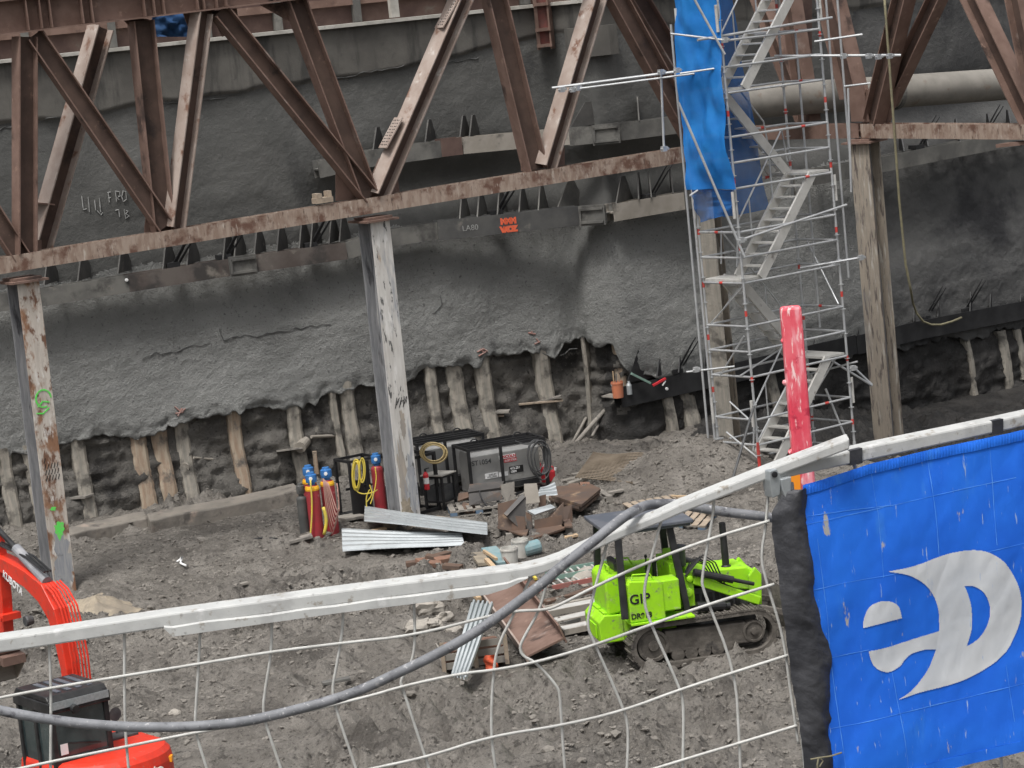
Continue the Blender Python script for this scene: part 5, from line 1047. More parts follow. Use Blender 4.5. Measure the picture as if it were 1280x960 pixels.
# boom in its own plane through the surveyed base point
Bf = PY(92, 862, 35.75); BPn = ((Bf.x, Bf.y), (Bf.x+hx.x, Bf.y+hx.y))
def E(x, y, o=0): return toL(PP(x, y, *BPn, o))
def plate_chain(centres, widths, wy, name, mt, parent):
    C = [E(*c) for c in centres]; mb = MB(); vs = []
    for i, c in enumerate(C):
        t = (C[min(i+1,len(C)-1)]-C[max(i-1,0)]).normalized(); nn = Vec((-t.z, 0, t.x)).normalized(); w = widths[i]/2
        vs += [c+nn*w+Vec((0,-wy/2,0)), c+nn*w+Vec((0,wy/2,0)), c-nn*w+Vec((0,wy/2,0)), c-nn*w+Vec((0,-wy/2,0))]
    m = len(C); mb.add(vs, [(i*4+k, i*4+(k+1) % 4, (i+1)*4+(k+1) % 4, (i+1)*4+k) for i in range(m-1) for k in range(4)] + [(0,3,2,1), (m*4-4,m*4-3,m*4-2,m*4-1)]); return fix_normals(mb.build(name, MT[mt], parent, bevel=.012))
boom = plate_chain([(92,866),(88,835),(80,795),(72,766),(58,740),(38,722),(15,708),(-12,695),(-45,682)], [.20,.22,.26,.32,.35,.28,.25,.23,.20], .24, 'boom', 'red_mach', ex)
mb = MB()
for k in range(6):
    y = .10-.055*k; pts = [E(98,855), E(95,828), E(88,790), E(81,762), E(70,742), E(60,732)]
    mb.tube([p+Vec((0,y,0))+Vec((-.08,0,.05)) for p in pts], .017, 6)
mb.build('hydraulic_hoses', MT['red_mach'], boom)
a, b, c = E(60,738)+Vec((0,0,.14)), E(22,698)+Vec((0,0,.16)), E(-14,660)+Vec((0,0,.16)); mb = MB(); dd = (b-a); mb.lathe(a, dd, [(0,.085),(dd.length,.085),(dd.length+.02,.06)], 14); mb.build('hydraulic_cylinder', M('cylinder_grey', (.22,.225,.24), (.3,.3,.31), 4, rough=.5), boom, smooth=False)
mb = MB(); mb.tube([b, c], .045, 10); mb.build('piston_rod', MT['mach_black'], boom)
mb = MB()
for k in range(3): mb.tube([E(62,734)+Vec((0,.05*k-.05,.25)), E(40,716)+Vec((0,.06*k-.06,.26)), E(16,704)+Vec((0,.05*k-.05,.24)), E(-14,688)+Vec((0,.05*k,.25))], .02, 6)
mb.build('hydraulic_hoses', MT['mach_black'], boom)
p1, p2 = E(14,714), E(38,738); dv = (p2-p1).normalized(); up = Vec((-dv.z,0,dv.x)); up = up if up.z > 0 else -up
text('lettering', 'KUBOTA', .17, p1+Vec((0,.145,0))-up*.06, dv, Vec((0,1,0)).cross(dv)*(1 if Vec((0,1,0)).cross(dv).z > 0 else -1), MT['white'], boom, .003, 1.0, .004)
mb = MB(); q = E(52,772)+Vec((0,.16,0)); mb.lathe(q, (0,1,0), [(0,.07),(.10,.09),(.13,.08),(.13,.0)], 16); mb.build('boom_lamp', MT['mach_grey'], boom)
stick = plate_chain([(-6,664),(0,700),(5,745),(8,790),(10,812)], [.22,.26,.23,.19,.17], .18, 'stick', 'red_mach', ex)
mb = MB(); q = E(12,770); mb.box8(q, (.09,0,0), (0,.16,0), (0,0,.05)); mb.lathe(q+Vec((0,.1,0)), (0,1,0), [(0,.06),(.08,.06),(.08,0)], 12); mb.build('pivot', MT['red_mach'], stick)
def bkt(u, v):
    a = -.5+2.7*u; c_ = E(10, 842); return c_ + Vec((.36*math.cos(a), (v-.5)*.62, .36*math.sin(a)))
mb = MB(); mb.grid(bkt, 14, 4); mb.grid(lambda u, v: bkt(u, v)*1.0+Vec((.03,0,-.02)), 14, 4)
for v in (0, 1):
    pts = [bkt(k/14, v) for k in range(15)]; mb.prism(pts, (0,.025,0))
bk_ = mb.build('bucket', MT['steel_tan'], ex); mb = MB(); q = E(12,822); mb.box8(q, (.18,0,.02), (0,.2,0), (0,0,.07)); mb.tube([E(10,812)+Vec((0,-.2,0)), E(10,812)+Vec((0,.2,0))], .06, 10); mb.build('bucket_bracket', MT['rust'], bk_)
# ------------------------------------------------------------------ things on the pit floor
def frame(p, q):                                  # ground frame from two surveyed ground points
    d = Vec((q.x-p.x, q.y-p.y, 0)); return d.length, math.atan2(d.y, d.x)
# concrete kerb at the foot of the wall, left
kp = [(84,684),(140,668),(190,660),(192,668),(260,652),(330,638),(372,630)]
mb = MB(); kb = thing('kerb_beam', G(190, 664), 'broken pale concrete kerb beam lying along the foot of the wall at the left', 'kerb')
def kerb(pts, hs, mt):
    P = [G(x, y) for x, y in pts]; vs = []
    for i, p in enumerate(P):
        hh = hs+.05*float(vn(np.array([i*1.7]), np.array([hs*9]), 2)[0]); b = Vec((-.15,.75,0)); vs += [p+Vec((0,0,-.15)), p+Vec((0,.04,hh)), p+b+Vec((0,0,hh+.03)), p+b+Vec((0,0,-.15))]
    m = len(P); o = MB(); o.add(vs, [(i*4+k, i*4+(k+1) % 4, (i+1)*4+(k+1) % 4, (i+1)*4+k) for i in range(m-1) for k in range(4)] + [(0,3,2,1), (m*4-4,m*4-3,m*4-2,m*4-1)]); return fix_normals(o.build('beam', MT[mt], kb, bevel=.03))
MT['kerb'] = M('dirty_kerb_concrete', (.24,.215,.185), (.17,.155,.135), 1.6, rough=.9, bump=.03, bscale=12, blots=[((.32,.26,.215),2,.58,.72),((.10,.09,.08),2.4,.56,.7)])
kerb([(84,684),(110,677),(140,670),(165,664),(186,661)], .22, 'kerb'); kerb([(189,668),(225,660),(260,653),(300,645),(340,637),(376,629)], .27, 'kerb')

# gas bottles
def bottle(x, y, h, r, body, cap, label, ring=True, tilt=0, dY=0.0, grp='gas bottles standing by the wall'):
    b = G(x, y); b = Vec((b.x, b.y+dY, gz(b.x, b.y+dY))); t = thing('gas_bottle', b, label, 'gas bottle', grp)
    ax_ = Vec((tilt, 0, 1)).normalized(); hb = h*.80
    MB().lathe(b, ax_, [(-.05,r*.9),(0,r),(hb*.93,r),(hb*.97,r*.9),(hb,r*.62),(hb+.01,.0)], 20).build('body', MT[body], t, smooth=False)
    if ring: MB().lathe(b+ax_*hb*.90, ax_, [(0,r*1.02),(.035,r*1.04),(.08,r*.92),(.085,r*.8)], 20).build('ring', MT['yellow_band'], t)
    c = b+ax_*hb; mb = MB(); mb.lathe(c, ax_, [(0,r*.5),(.05,r*.5),(.055,r*.78),(.10,r*.82),(.20,r*.8),(.215,r*.55),(.25,r*.5),(.255,0)], 14)
    cp_ = mb.build('cap', MT[cap], t); mb = MB(); mb.lathe(c+Vec((0,-r*.78,.14)), (0,-1,0), [(0,.035),(.02,.035),(.022,0)], 10); mb.build('valve', MT['white' if cap == 'cyl_blue' else 'mach_grey'], cp_)
    return t
bottle(393, 664, 1.28, .135, 'cyl_red', 'cyl_blue', 'red gas bottle with blue cap, rearmost of the cluster by the wall', dY=.15)
bottle(397, 671, 1.27, .135, 'cyl_red', 'cyl_blue', 'red gas bottle with blue cap at the front, yellow hose on both sides', )
bottle(416, 667, 1.32, .135, 'cyl_red', 'cyl_blue', 'red gas bottle with blue cap carrying a coiled dusty red hose', )
bottle(382, 670, .98, .10, 'cyl_grey', 'cyl_grey', 'short dark grey gas bottle left of the red ones', ring=False)
bottle(478, 649, 1.34, .12, 'cyl_red', 'cyl_blue', 'red gas bottle with blue cap half hidden behind the middle column', ring=False)
mb = MB()
def sag(p, q, dz, n=14, sw=0): return [p.lerp(q, k/n) + Vec((sw*math.sin(math.pi*k/n), 0, -dz*math.sin(math.pi*k/n))) for k in range(n+1)]
Yb = G(410, 668).y - .24
for k in range(6):
    a = PY(404+k*1.2, 598+k*1.2, Yb); b = PY(421+.6*k, 604+7*k, Yb); c = PY(419+1.2*k-4, 668-6*k, Yb-.03*k)
    m_ = PY(407+k*2.0, 640-3*k, Yb-.05*(k%2)); P = []
    for u in range(9): t = u/8; P.append(a*(1-t)**2 + m_*2*t*(1-t) + c*t*t)
    for u in range(1, 9): t = u/8; n_ = PY(428-k*.6, 640-k, Yb-.02); P.append(c*(1-t)**2 + n_*2*t*(1-t) + b*t*t)
    mb.tube(P, .013, 6)
tag(mb.build('hose_coil', MT['pink_hose'], smooth=True, base=PY(415, 665, Yb)), 'dusty red hose looped over the right hand gas bottle', 'hose')
mb = MB(); mb.tube(sag(PY(388,600,Yb-.1), PY(388,670,Yb-.1), 0, 12, .03), .018, 6); mb.tube(sag(PY(404,634,Yb-.1), PY(405,668,Yb-.1), 0, 8, .05), .035, 6)
tag(mb.build('yellow_hose', MT['yellow'], smooth=True, base=PY(388, 670, Yb-.1)), 'bright yellow hoses hanging down both sides of the front gas bottle', 'hose')

def boxframe(t, L, D, H, r, mt, z0=.06, mids=(), name='frame_tube'):
    C = [(0,0),(L,0),(L,D),(0,D)]
    for x, y in C: MB().box(x-r,x+r,y-r,y+r,0,H).build('upright', MT[mt], t)
    for z in (z0, H-r):
        for (a,b),(c,d) in zip(C, C[1:]+C[:1]):
            o = Vec((c-a, d-b, 0)).normalized()*(r+.001); MB().bar(Vec((a,b,z))+o, Vec((c,d,z))-o, 2*r-.004, 2*r-.004, (0,0,1)).build('rail', MT[mt], t)
    for x in mids: MB().box(x-r,x+r,-r,r-.003,z0+r,H-2*r-.002).build('upright', MT[mt], t)
# welders in their frames
def welder(label, p, q, front):
    L_, ang = frame(p, q); t = local('welding_machine', label, 'welding machine', 'welding machines in lifting frames'); Dp, H = .85, 1.12
    boxframe(t, L_, Dp, H, .028, 'steel_black', mids=(L_*.42,))
    for f in (.32, .62): MB().bar((.03,Dp*f,H-.03),(L_-.03,Dp*f,H-.03),.05,.05,(0,0,1)).build('rail', MT['steel_black'], t)
    mb = MB(); mb.prism([Vec((.07,.16,.16)),Vec((.07,Dp-.07,.16)),Vec((.07,Dp-.07,.92)),Vec((.07,Dp-.16,1.0)),Vec((.07,.25,1.0)),Vec((.07,.16,.92))], (L_-.14,0,0)); bd = fix_normals(mb.build('casing', MT['stainless'], t, bevel=.015))
    mb = MB(); mb.box(.06,L_-.06,.154,.162,.30,.325); mb.box(L_*.42+.04,L_*.42+.05,.152,.16,.33,.9); mb.build('panel_seam', MT['mach_grey'], bd)
    MB().box(L_*.55,L_-.12,.148,.158,.18,.29).build('vent', MT['mach_black'], bd)
    for x in (.3, L_-.4):
        mb = MB(); mb.tube([Vec((x+.09*math.cos(a), Dp/2, H+.02+.09*math.sin(a))) for a in [k*math.pi/8 for k in range(9)]], .016, 6); mb.build('lifting_ring', MT['steel_black'], t)
    if front:
        text('lettering', 'ST1054', .14, (.10,.15,.74), (1,0,0), (0,0,1), MT['mach_grey'], bd, .002, 1, .001)
        MB().box(.70,1.05,.146,.154,.78,.86).build('badge', MT['white'], bd); MB().box(.80,1.08,.146,.154,.70,.775).build('badge', MT['red_ink'], bd)
        text('lettering', 'LINCOLN', .08, (.715,.143,.795), (1,0,0), (0,0,1), MT['red_ink'], bd, .001, 1, .003); text('lettering', 'ELECTRIC', .062, (.81,.143,.715), (1,0,0), (0,0,1), MT['white'], bd, .001, 1, .001)
        MB().box(.90,1.20,.146,.154,.46,.60).build('badge', MT['black_ink'], bd)
        text('lettering', '412-251', .065, (.915,.143,.54), (1,0,0), (0,0,1), MT['white'], bd, .001, 1, .002); text('lettering', '1004', .065, (.915,.143,.475), (1,0,0), (0,0,1), MT['white'], bd, .001, 1, .002)
        MB().box(.36,.64,.146,.154,.43,.54).build('badge', MT['white'], bd); MB().box(.66,.86,.146,.154,.43,.52).build('badge', MT['white'], bd)
        text('lettering', 'SHELBY', .05, (.44,.143,.49), (1,0,0), (0,0,1), MT['black_ink'], bd, .001); text('lettering', 'WELDERS', .05, (.40,.143,.445), (1,0,0), (0,0,1), MT['black_ink'], bd, .001)
    place(t, (p.x, p.y, min(gz(p.x,p.y), gz(q.x,q.y))), ang); return t, ang
p, q = G(592, 630), G(686, 612)
wt, wa = welder('stainless welding machine in a black frame with badges and cables at its right end', p, q, True)
wl_ = Vec((-math.sin(wa), math.cos(wa), 0)); wx = Vec((math.cos(wa), math.sin(wa), 0))
p2 = p + wl_*1.5 - wx*.55; q2 = q + wl_*1.5 - wx*.75
welder('second welding machine in a black frame, behind the badged one', p2, q2, False)
mb = MB(); cB = p + wx*(frame(p,q)[0]-.14) - wl_*.06
for k in range(7):
    r_ = .28+.03*(k % 3); P = [cB + wx*(r_*.62*math.cos(a)+.02*k-.1) + Vec((0,0,.80-.012*k+(r_+.04*(k % 2))*math.sin(a)*(1.25 if math.sin(a) < 0 else .9))) - wl_*(.01*k) for a in [2*math.pi*u/18 for u in range(19)]]
    mb.tube(P, .014, 6, cap=False)
mb.tube(sag(cB+Vec((0,0,1.1)), cB-wx*.5+Vec((0,0,1.14)), .08), .014, 6)
tag(mb.build('cable_coil', MT['mach_grey'], smooth=True, base=cB), 'grey welding cables looped over the right end of the badged machine', 'cable')
# bottle rack left of the column, hose frame right of it
p, q = G(444, 650), G(472, 645); L_, an = frame(p, q); rk = local('bottle_rack', 'black steel rack with yellow hoses left of the middle column', 'rack'); boxframe(rk, .62, .55, 1.18, .026, 'steel_black')
MB().box(-.02,.26,-.04,-.03,.10,.78).build('side_sheet', MT['steel_black'], rk); MB().box(.04,.58,.10,.5,.085,.1).build('floor_sheet', MT['steel_black'], rk); mb = MB(); mb.box(.02,.6,.26,.29,.55,.6); mb.build('rail', MT['steel_black'], rk); MB().box(.34,.42,-.028,.0,.1,1.12).build('upright', MT['steel_black'], rk); place(rk, (p.x, p.y, gz(p.x,p.y)), an-.25)
Yr = p.y-.12
def coil(cx_, cy_, rx, ry, n, r, mt, label, Y, seed, tail=(), nm='hose_coil'):
    mb = MB()
    for k in range(n):
        f = .80+.28*float(_h(np.array([k]), np.array([seed]), 3)[0]); ox = 3.0*(float(_h(np.array([k]), np.array([seed]), 9)[0])-.5); P = [PY(cx_+ox+rx*f*math.cos(a), cy_+ry*f*math.sin(a)+ox*.4, Y-.012*k) for a in [2*math.pi*u/22 for u in range(23)]]; mb.tube(P, r, 6, cap=False)
    for tl in tail: mb.tube([PY(x, y, Y-.03) for x, y in smooth(tl)], r, 6)
    return tag(mb.build(nm, MT[mt], smooth=True, base=PY(cx_, cy_+ry, Y)), label, 'hose')
coil(446, 594, 4.5, 19, 6, .013, 'yellow', 'yellow hose bundle hanging on the left of the black rack', Yr, 4, [[(443,610),(450,618),(466,616),(472,612)],[(462,606),(466,618),(458,628)],[(462,612),(457,622),(460,646)]])
coil(453, 588, 3.5, 15, 5, .013, 'yellow', 'second yellow hose bundle hanging on the right of the black rack', Yr-.05, 8, [[(469,584),(471,600),(466,622),(463,630)]])
p, q = G(522, 646), G(545, 640); L_, an = frame(p, q); hf = local('steel_rack', 'black steel frame right of the middle column with a fire extinguisher inside', 'rack'); boxframe(hf, .6, 1.0, 1.2, .03, 'steel_black'); MB().box(.2,.25,.4,.45,.06,1.17).build('upright', MT['steel_black'], hf)
MB().box(.03,.57,.5,.95,.09,.55).build('battery_box', MT['mach_grey'], hf); place(hf, (p.x, p.y, gz(p.x,p.y)), an)
coil(542, 566, 15, 12, 9, .014, 'tan_hose', 'coiled tan hose hanging on the black frame right of the middle column', PY(540, 620, G(535,645).y).y+.1, 5)
b = PY(534, 612, G(530, 645).y-.05); fx = thing('fire_extinguisher', b, 'red fire extinguisher with a white label hanging in the black frame', 'fire extinguisher'); MB().lathe(b, (0,0,1), [(0,.05),(.02,.055),(.30,.055),(.34,.03),(.36,.02),(.36,0)], 14).build('body', MT['red_ink'], fx); MB().lathe(b+Vec((0,0,.12)), (0,0,1), [(0,.0565),(.12,.0565)], 14).build('label', MT['white'], fx); mb = MB(); mb.lathe(b+Vec((0,0,.36)), (0,0,1), [(0,.02),(.04,.02)], 8); mb.bar(b+Vec((-.02,0,.41)), b+Vec((.08,-.02,.43)), .02, .015, (0,1,0)); mb.build('handle', MT['mach_black'], fx)
# small steel work stand
p, q = G(556, 640), G(580, 634); L_, an = frame(p, q); st = local('work_stand', 'black steel work stand with a pale plate on top in front of the welders', 'stand'); boxframe(st, .42, .42, .72, .022, 'steel_black', z0=.2); MB().box(-.05,.47,-.05,.47,.722,.745).build('top_plate', MT['concrete_pale'], st); MB().box(.02,.40,.02,.40,.22,.5).build('tool_box', MT['mach_grey'], st); place(st, (p.x, p.y, gz(p.x,p.y)), an+.15)
for (x,y,l) in ((674,604,'red petrol can at the right foot of the badged welding machine'),(689,602,'small red can half hidden behind the zinc sheets')):
    b = G(x, y); fc = thing('fuel_can', b, l, 'can'); s_ = .17 if x < 680 else .12; MB().box8(b+Vec((0,0,s_)), (s_*.8,0,0), (0,s_*.6,0), (0,0,s_)).build('body', MT['red_ink'], fc, bevel=.03); mb = MB(); mb.tube([b+Vec((-.08,0,2*s_)), b+Vec((-.06,0,2*s_+.07)), b+Vec((.06,0,2*s_+.07)), b+Vec((.08,0,2*s_))], .016, 6); mb.build('handle', MT['red_ink'], fc); MB().lathe(b+Vec((.1,0,2*s_-.01)), (.3,0,1), [(0,.03),(.06,.028),(.06,0)], 10).build('spout', MT['white'], fc)

# pallets
def pallet(label, p, rz, L_=1.2, D=1.0, mt='wood', tilt=None, block='wood_grey'):
    t = local('pallet', label, 'pallet', 'timber pallets'); 
    for k in range(7): x = -L_/2+.06+(L_-.12)*k/6; MB().box(x-.055,x+.055,-D/2,D/2,.112,.132).build('board', MT[mt], t)
    for y in (-D/2+.05, 0, D/2-.05):
        MB().box(-L_/2,L_/2,y-.05,y+.05,.09,.111).build('stringer', MT['wood_grey'], t)
        for x in (-L_/2+.07, 0, L_/2-.07): MB().box(x-.07,x+.07,y-.049,y+.049,.02,.089).build('block', MT[block], t)
        MB().box(-L_/2+.001,L_/2-.001,y-.05,y+.05,-.002,.0195).build('runner', MT['wood_grey'], t)
    place(t, (p.x, p.y, p.z+.03), rz, tilt); return t
MT['wood_blue'] = M('blue_painted_block', (.10,.17,.26), (.13,.17,.22), 5, rough=.8)
pF = G(670, 667); pallet('dark pallet under the welded steel brackets', pF, .12, 1.25, 1.1, 'wood_grey')
pL = G(597, 640); pallet('pallet with blue blocks under the grey strapped plates', pL, .1, 1.15, .9, 'wood_grey', block='wood_blue')
pR = G(722, 630); pallet('pallet under the stack of flat rusty plates', pR, .2, 1.2, 1.0, 'wood_grey')
pallet('slatted pallet lying on the mud by the dirt mound', G(818, 612), .25, 1.05, .9, 'wood', (.04, -.03)); pallet('broken pallet with a blue end lying behind the slatted one', G(851, 602), -.35, 1.0, .8, 'wood', (.10, .12), block='wood_blue')

# welded brackets and cut plates: each is one piece of steel
def slab(label, P4, th, mt, nm='steel_plate', grp='cut steel plates on the pallets', extra=None, cat_='plate'):
    P4 = [Vec(p) for p in P4]; n = (P4[1]-P4[0]).cross(P4[2]-P4[0]).normalized(); mb = MB(); mb.prism(P4, n*th)
    if extra: extra(mb)
    return tag(fix_normals(mb.build(nm, MT[mt], base=min(P4, key=lambda p: p.z))), label, cat_, grp)
YF = pF.y; f_ = lambda x, y, d: PY(x, y, YF+d)
def bracket(label, base4, wall4, mt, d0):
    t = thing('steel_bracket', base4[0], label, 'bracket', 'welded steel brackets on the front pallet')
    for nm, P4 in (('base_plate', base4), ('web_plate', wall4)):
        n = (P4[1]-P4[0]).cross(P4[2]-P4[0]).normalized(); mb = MB(); mb.prism(P4, n*.03); fix_normals(mb.build(nm, MT[mt], t))
    return t
Z0 = pF.z+.17
def fz(x, y, z): return PZ(x, y, z)
bl = [fz(622,661,Z0), fz(658,672,Z0), fz(664,655,Z0), fz(626,648,Z0)]
bracket('tall welded bracket at the left of the front pallet with a pointed plate', bl, [f_(623,661,-.45), f_(656,668,-.5), f_(654,622,-.3), f_(622,630,-.35)], 'plate_rust', 0)
bracket('leaning welded bracket with a triangular grey web in the middle of the front pallet', [f_(630,643,-.5), f_(634,646,-.55), f_(657,622,-.35), f_(653,618,-.3)], [f_(632,645,-.5), f_(656,667,-.5), f_(657,622,-.32), f_(656,620,-.3)], 'plate', 0)
bracket('wide welded bracket with a steep right edge on the front pallet', [fz(667,675,Z0), fz(706,662,Z0), fz(704,650,Z0), fz(672,660,Z0)], [f_(667,674,-.55), f_(703,661,-.35), f_(704,628,-.2), f_(681,650,-.35)], 'plate_rust', 0)
bracket('narrow welded bracket standing upright behind the wide one', [fz(661,671,Z0), fz(668,674,Z0), fz(672,660,Z0), fz(664,658,Z0)], [f_(660,672,-.5), f_(667,674,-.55), f_(665,644,-.5), f_(658,640,-.45)], 'plate', 0)
bracket('brown welded bracket at the right back corner of the front pallet', [fz(703,660,Z0), fz(716,660,Z0), fz(712,648,Z0), fz(700,650,Z0)], [f_(704,660,.0), f_(715,658,.1), f_(714,631,.2), f_(703,634,.15)], 'plate_rust', 0)
slab('rusty plate closing the front of the wide bracket', [f_(668,673,-.57), f_(702,660,-.40), f_(702,644,-.36), f_(668,650,-.5)], .025, 'plate_rust')
slab('rusty plate closing the right side of the tall left bracket', [f_(640,668,-.5), f_(658,671,-.55), f_(656,646,-.5), f_(640,644,-.45)], .025, 'plate_rust')
slab('pale plate standing upright behind the leaning bracket', [f_(656,630,.1), f_(675,628,.1), f_(671,604,.2), f_(655,605,.2)], .025, 'steel_tan')
slab('grey top plate lying across the wide bracket', [f_(659,640,-.5), f_(668,645,-.55), f_(694,636,-.3), f_(688,632,-.1)], .04, 'corr')
slab('spiky pale offcut plate standing behind the tall bracket', [f_(627,618,.3), f_(634,630,.25), f_(638,618,.3), f_(643,628,.3), f_(643,602,.35), f_(626,606,.3)], .025, 'wood_grey')
slab('narrow brown plate standing right of the upright pale plate', [f_(673,634,.3), f_(682,632,.35), f_(682,618,.4), f_(674,620,.35)], .025, 'plate_rust')
YL = pL.y; l_ = lambda x, y, d: PY(x, y, YL+d)
slab('upper grey plate with a black strap on the left pallet', [l_(585,618,.0), l_(627,612,.1), l_(630,604,.35), l_(587,608,.3)], .05, 'plate'); slab('grey plate standing on edge at the front of the left pallet', [l_(586,632,-.2), l_(627,625,-.1), l_(627,613,-.05), l_(586,617,-.1)], .03, 'plate')
slab('square grey plate leaning at the right of the left pallet', [l_(601,645,-.32), l_(622,643,-.28), l_(620,628,-.25), l_(600,631,-.28)], .03, 'plate'); slab('rusty plate lying low at the left of the left pallet', [l_(574,640,-.1), l_(592,644,-.3), l_(600,634,-.1), l_(580,630,.1)], .05, 'plate_rust')
slab('brown bent plate under the strapped plates on the left pallet', [l_(573,628,.1), l_(590,622,.1), l_(592,616,.2), l_(574,618,.3)], .04, 'plate_rust')
mb = MB().tube([l_(599,613,-.12), l_(601,621,-.22), l_(608,632,-.36), l_(612,643,-.40)], .014, 6); tag(mb.build('strap', MT['black_plastic'], base=l_(612,643,-.4)), 'black strap hanging from the grey plates on the left pallet', 'strap')
zR = pR.z+.17
for k, (mt, lb, dx, dy) in enumerate((('plate_rust','lowest of the flat rusty plates on the right pallet',0,0),('plate_rust','middle of the flat rusty plates on the right pallet',-2,-3),('steel_tan','topmost broad rusty plate on the right pallet',1,-6))):
    P4 = [fz(x+dx, y+dy, zR+.06*k) for x, y in ((688,628),(726,640),(750,620),(738,614),(694,617))]; mb = MB(); mb.prism(P4, (0,0,.05)); tag(fix_normals(mb.build('steel_plate', MT['plate_rust'], base=P4[0])), lb, 'plate', 'cut steel plates on the pallets')
YR = pR.y; r_ = lambda x, y, d: PY(x, y, YR+d)
slab('small red brown block plate on top of the right plate stack', [r_(712,618,.2), r_(725,616,.2), r_(724,606,.3), r_(711,607,.3)], .1, 'plate_rust'); slab('small pale brown plate at the right of the stack top', [r_(726,616,.2), r_(738,615,.2), r_(737,605,.3), r_(725,605,.3)], .1, 'brick')
slab('long rusty bar lying on the stack of plates', [r_(702,620,-.1), r_(720,618,-.05), r_(722,616,.1), r_(704,618,.1)], .03, 'brick')

# corrugated decking sheets
def decking(label, c4, n, amp, mt='corr'):
    a, b, c, d = [Vec(p) for p in c4]
    def f(u, v):
        p = a.lerp(b, u).lerp(d.lerp(c, u), v); ph = (v*n) % 1; h = 0 if ph < .4 else (ph-.4)/.1 if ph < .5 else 1 if ph < .9 else (1-ph)/.1
        return p + Vec((0,0,amp*h + .01*math.sin(u*5+v*3)))
    mb = MB(); nv = n*20; mb.grid(f, 24, nv); return tag(mb.build('decking_sheet', MT[mt], base=a), label, 'metal sheet', 'corrugated zinc decking sheets')
def gsheet(px, dz): return [G(x, y)+Vec((0,0,dz)) for x, y in px]
decking('lower ribbed zinc sheet lying flat in front of the middle column', gsheet([(429,696),(582,696),(578,676),(428,669)], .10), 5, .05)
decking('upper ribbed zinc sheet lying askew across the lower one', gsheet([(457,667),(611,684),(611,672),(458,650)], .24), 4, .05)
decking('dark ribbed zinc sheet leaning on the rubble under the fence rail', [G(564,854)+Vec((0,0,.10)), PY(589,752,G(566,850).y+1.0), PY(617,757,G(566,850).y+1.15), G(584,859)+Vec((0,0,.10))], 5, .05)
decking('short crumpled zinc sheet behind the welded brackets', [PY(672,622,YF+.6), PY(697,618,YF+.7), PY(694,606,YF+1.0), PY(676,612,YF+.9)], 3, .05)

# heavy rusty steel section lying across the mud
a_, b_ = G(618, 752), G(684, 834); ht = thing('steel_section', b_, 'large rusty steel channel lying open on the mud under the fence', 'steel section')
a_ = a_+Vec((0,0,.42)); b_ = b_+Vec((0,0,.30)); d_ = (b_-a_).normalized(); sd = Vec((-d_.y, d_.x, 0)).normalized(); sd = sd if sd.x > 0 else -sd; nn = sd.cross(d_); nn = nn if nn.z > 0 else -nn
tl_ = (sd*.96 - nn*-.28).normalized() if False else (sd + nn*.35).normalized(); n2 = (nn - sd*.35).normalized()
MB().bar(a_, b_, .62, .03, tl_).build('web', MT['rust'], ht)
for s in (-1, 1): MB().bar(a_+tl_*s*.325+n2*.07, b_+tl_*s*.325+n2*.07, .028, .30, tl_).build('flange', MT['rust' if s > 0 else 'rust_pale'], ht)
# ladders
def ladder(label, p, q, r, wd, n, mt, mt2, rung=True):
    p, q, sdv = Vec(p), Vec(q), Vec(r); t = thing('ladder', p, label, 'ladder', 'ladders lying on the mud'); s_ = (sdv-p)
    s_ = s_ - (q-p).normalized()*s_.dot((q-p).normalized()); s_ = s_.normalized()
    for o in (0, wd): MB().bar(p+s_*o, q+s_*o, .03, .08, s_).build('rail', MT[mt], t)
    mb = [MB().tube([p.lerp(q, (k+.5)/n)+s_*.016, p.lerp(q, (k+.5)/n)+s_*(wd-.016)], .017, 7).build('rung', MT[mt2], t) for k in range(n)]
    return t
MT['lad_red'] = M('red_ladder_rail', (.36,.13,.11), (.3,.15,.13), 5, rough=.6); MT['lad_green'] = M('green_ladder_rail', (.16,.28,.23), (.2,.28,.24), 5, rough=.6)
z3 = Vec((0,0,.16))
ladder('red railed ladder lying beside the bulldozer', G(664,752)+z3, G(772,730)+z3, G(680,734)+z3, .55, 11, 'lad_red', 'alu'); ladder('green railed ladder lying behind the red one', G(690,737)+z3*1.2, G(780,721)+z3*1.2, G(700,718)+z3*1.2, .5, 10, 'lad_green', 'alu')
for k, (p_, q_, lb) in enumerate((((676,780),(768,762),'grey aluminium plank nearest the red ladder'),((690,790),(770,772),'middle grey aluminium plank in the stack left of the bulldozer'),((704,797),(772,783),'nearest grey aluminium plank in the stack left of the bulldozer'))):
    a, b = G(*p_)+Vec((0,0,.20-.03*k)), G(*q_)+Vec((0,0,.20-.03*k)); t = thing('scaffold_plank', a, lb, 'plank', 'aluminium planks left of the bulldozer'); d = (b-a).normalized(); s_ = Vec((-d.y,d.x,0)).normalized()
    MB().bar(a, b, .24, .03, s_).build('deck', MT['alu'], t)
    for s in (-1, 1): MB().bar(a+s_*s*.135-Vec((0,0,.03)), b+s_*s*.135-Vec((0,0,.03)), .028, .09, s_).build('edge', MT['steel_tan'], t)
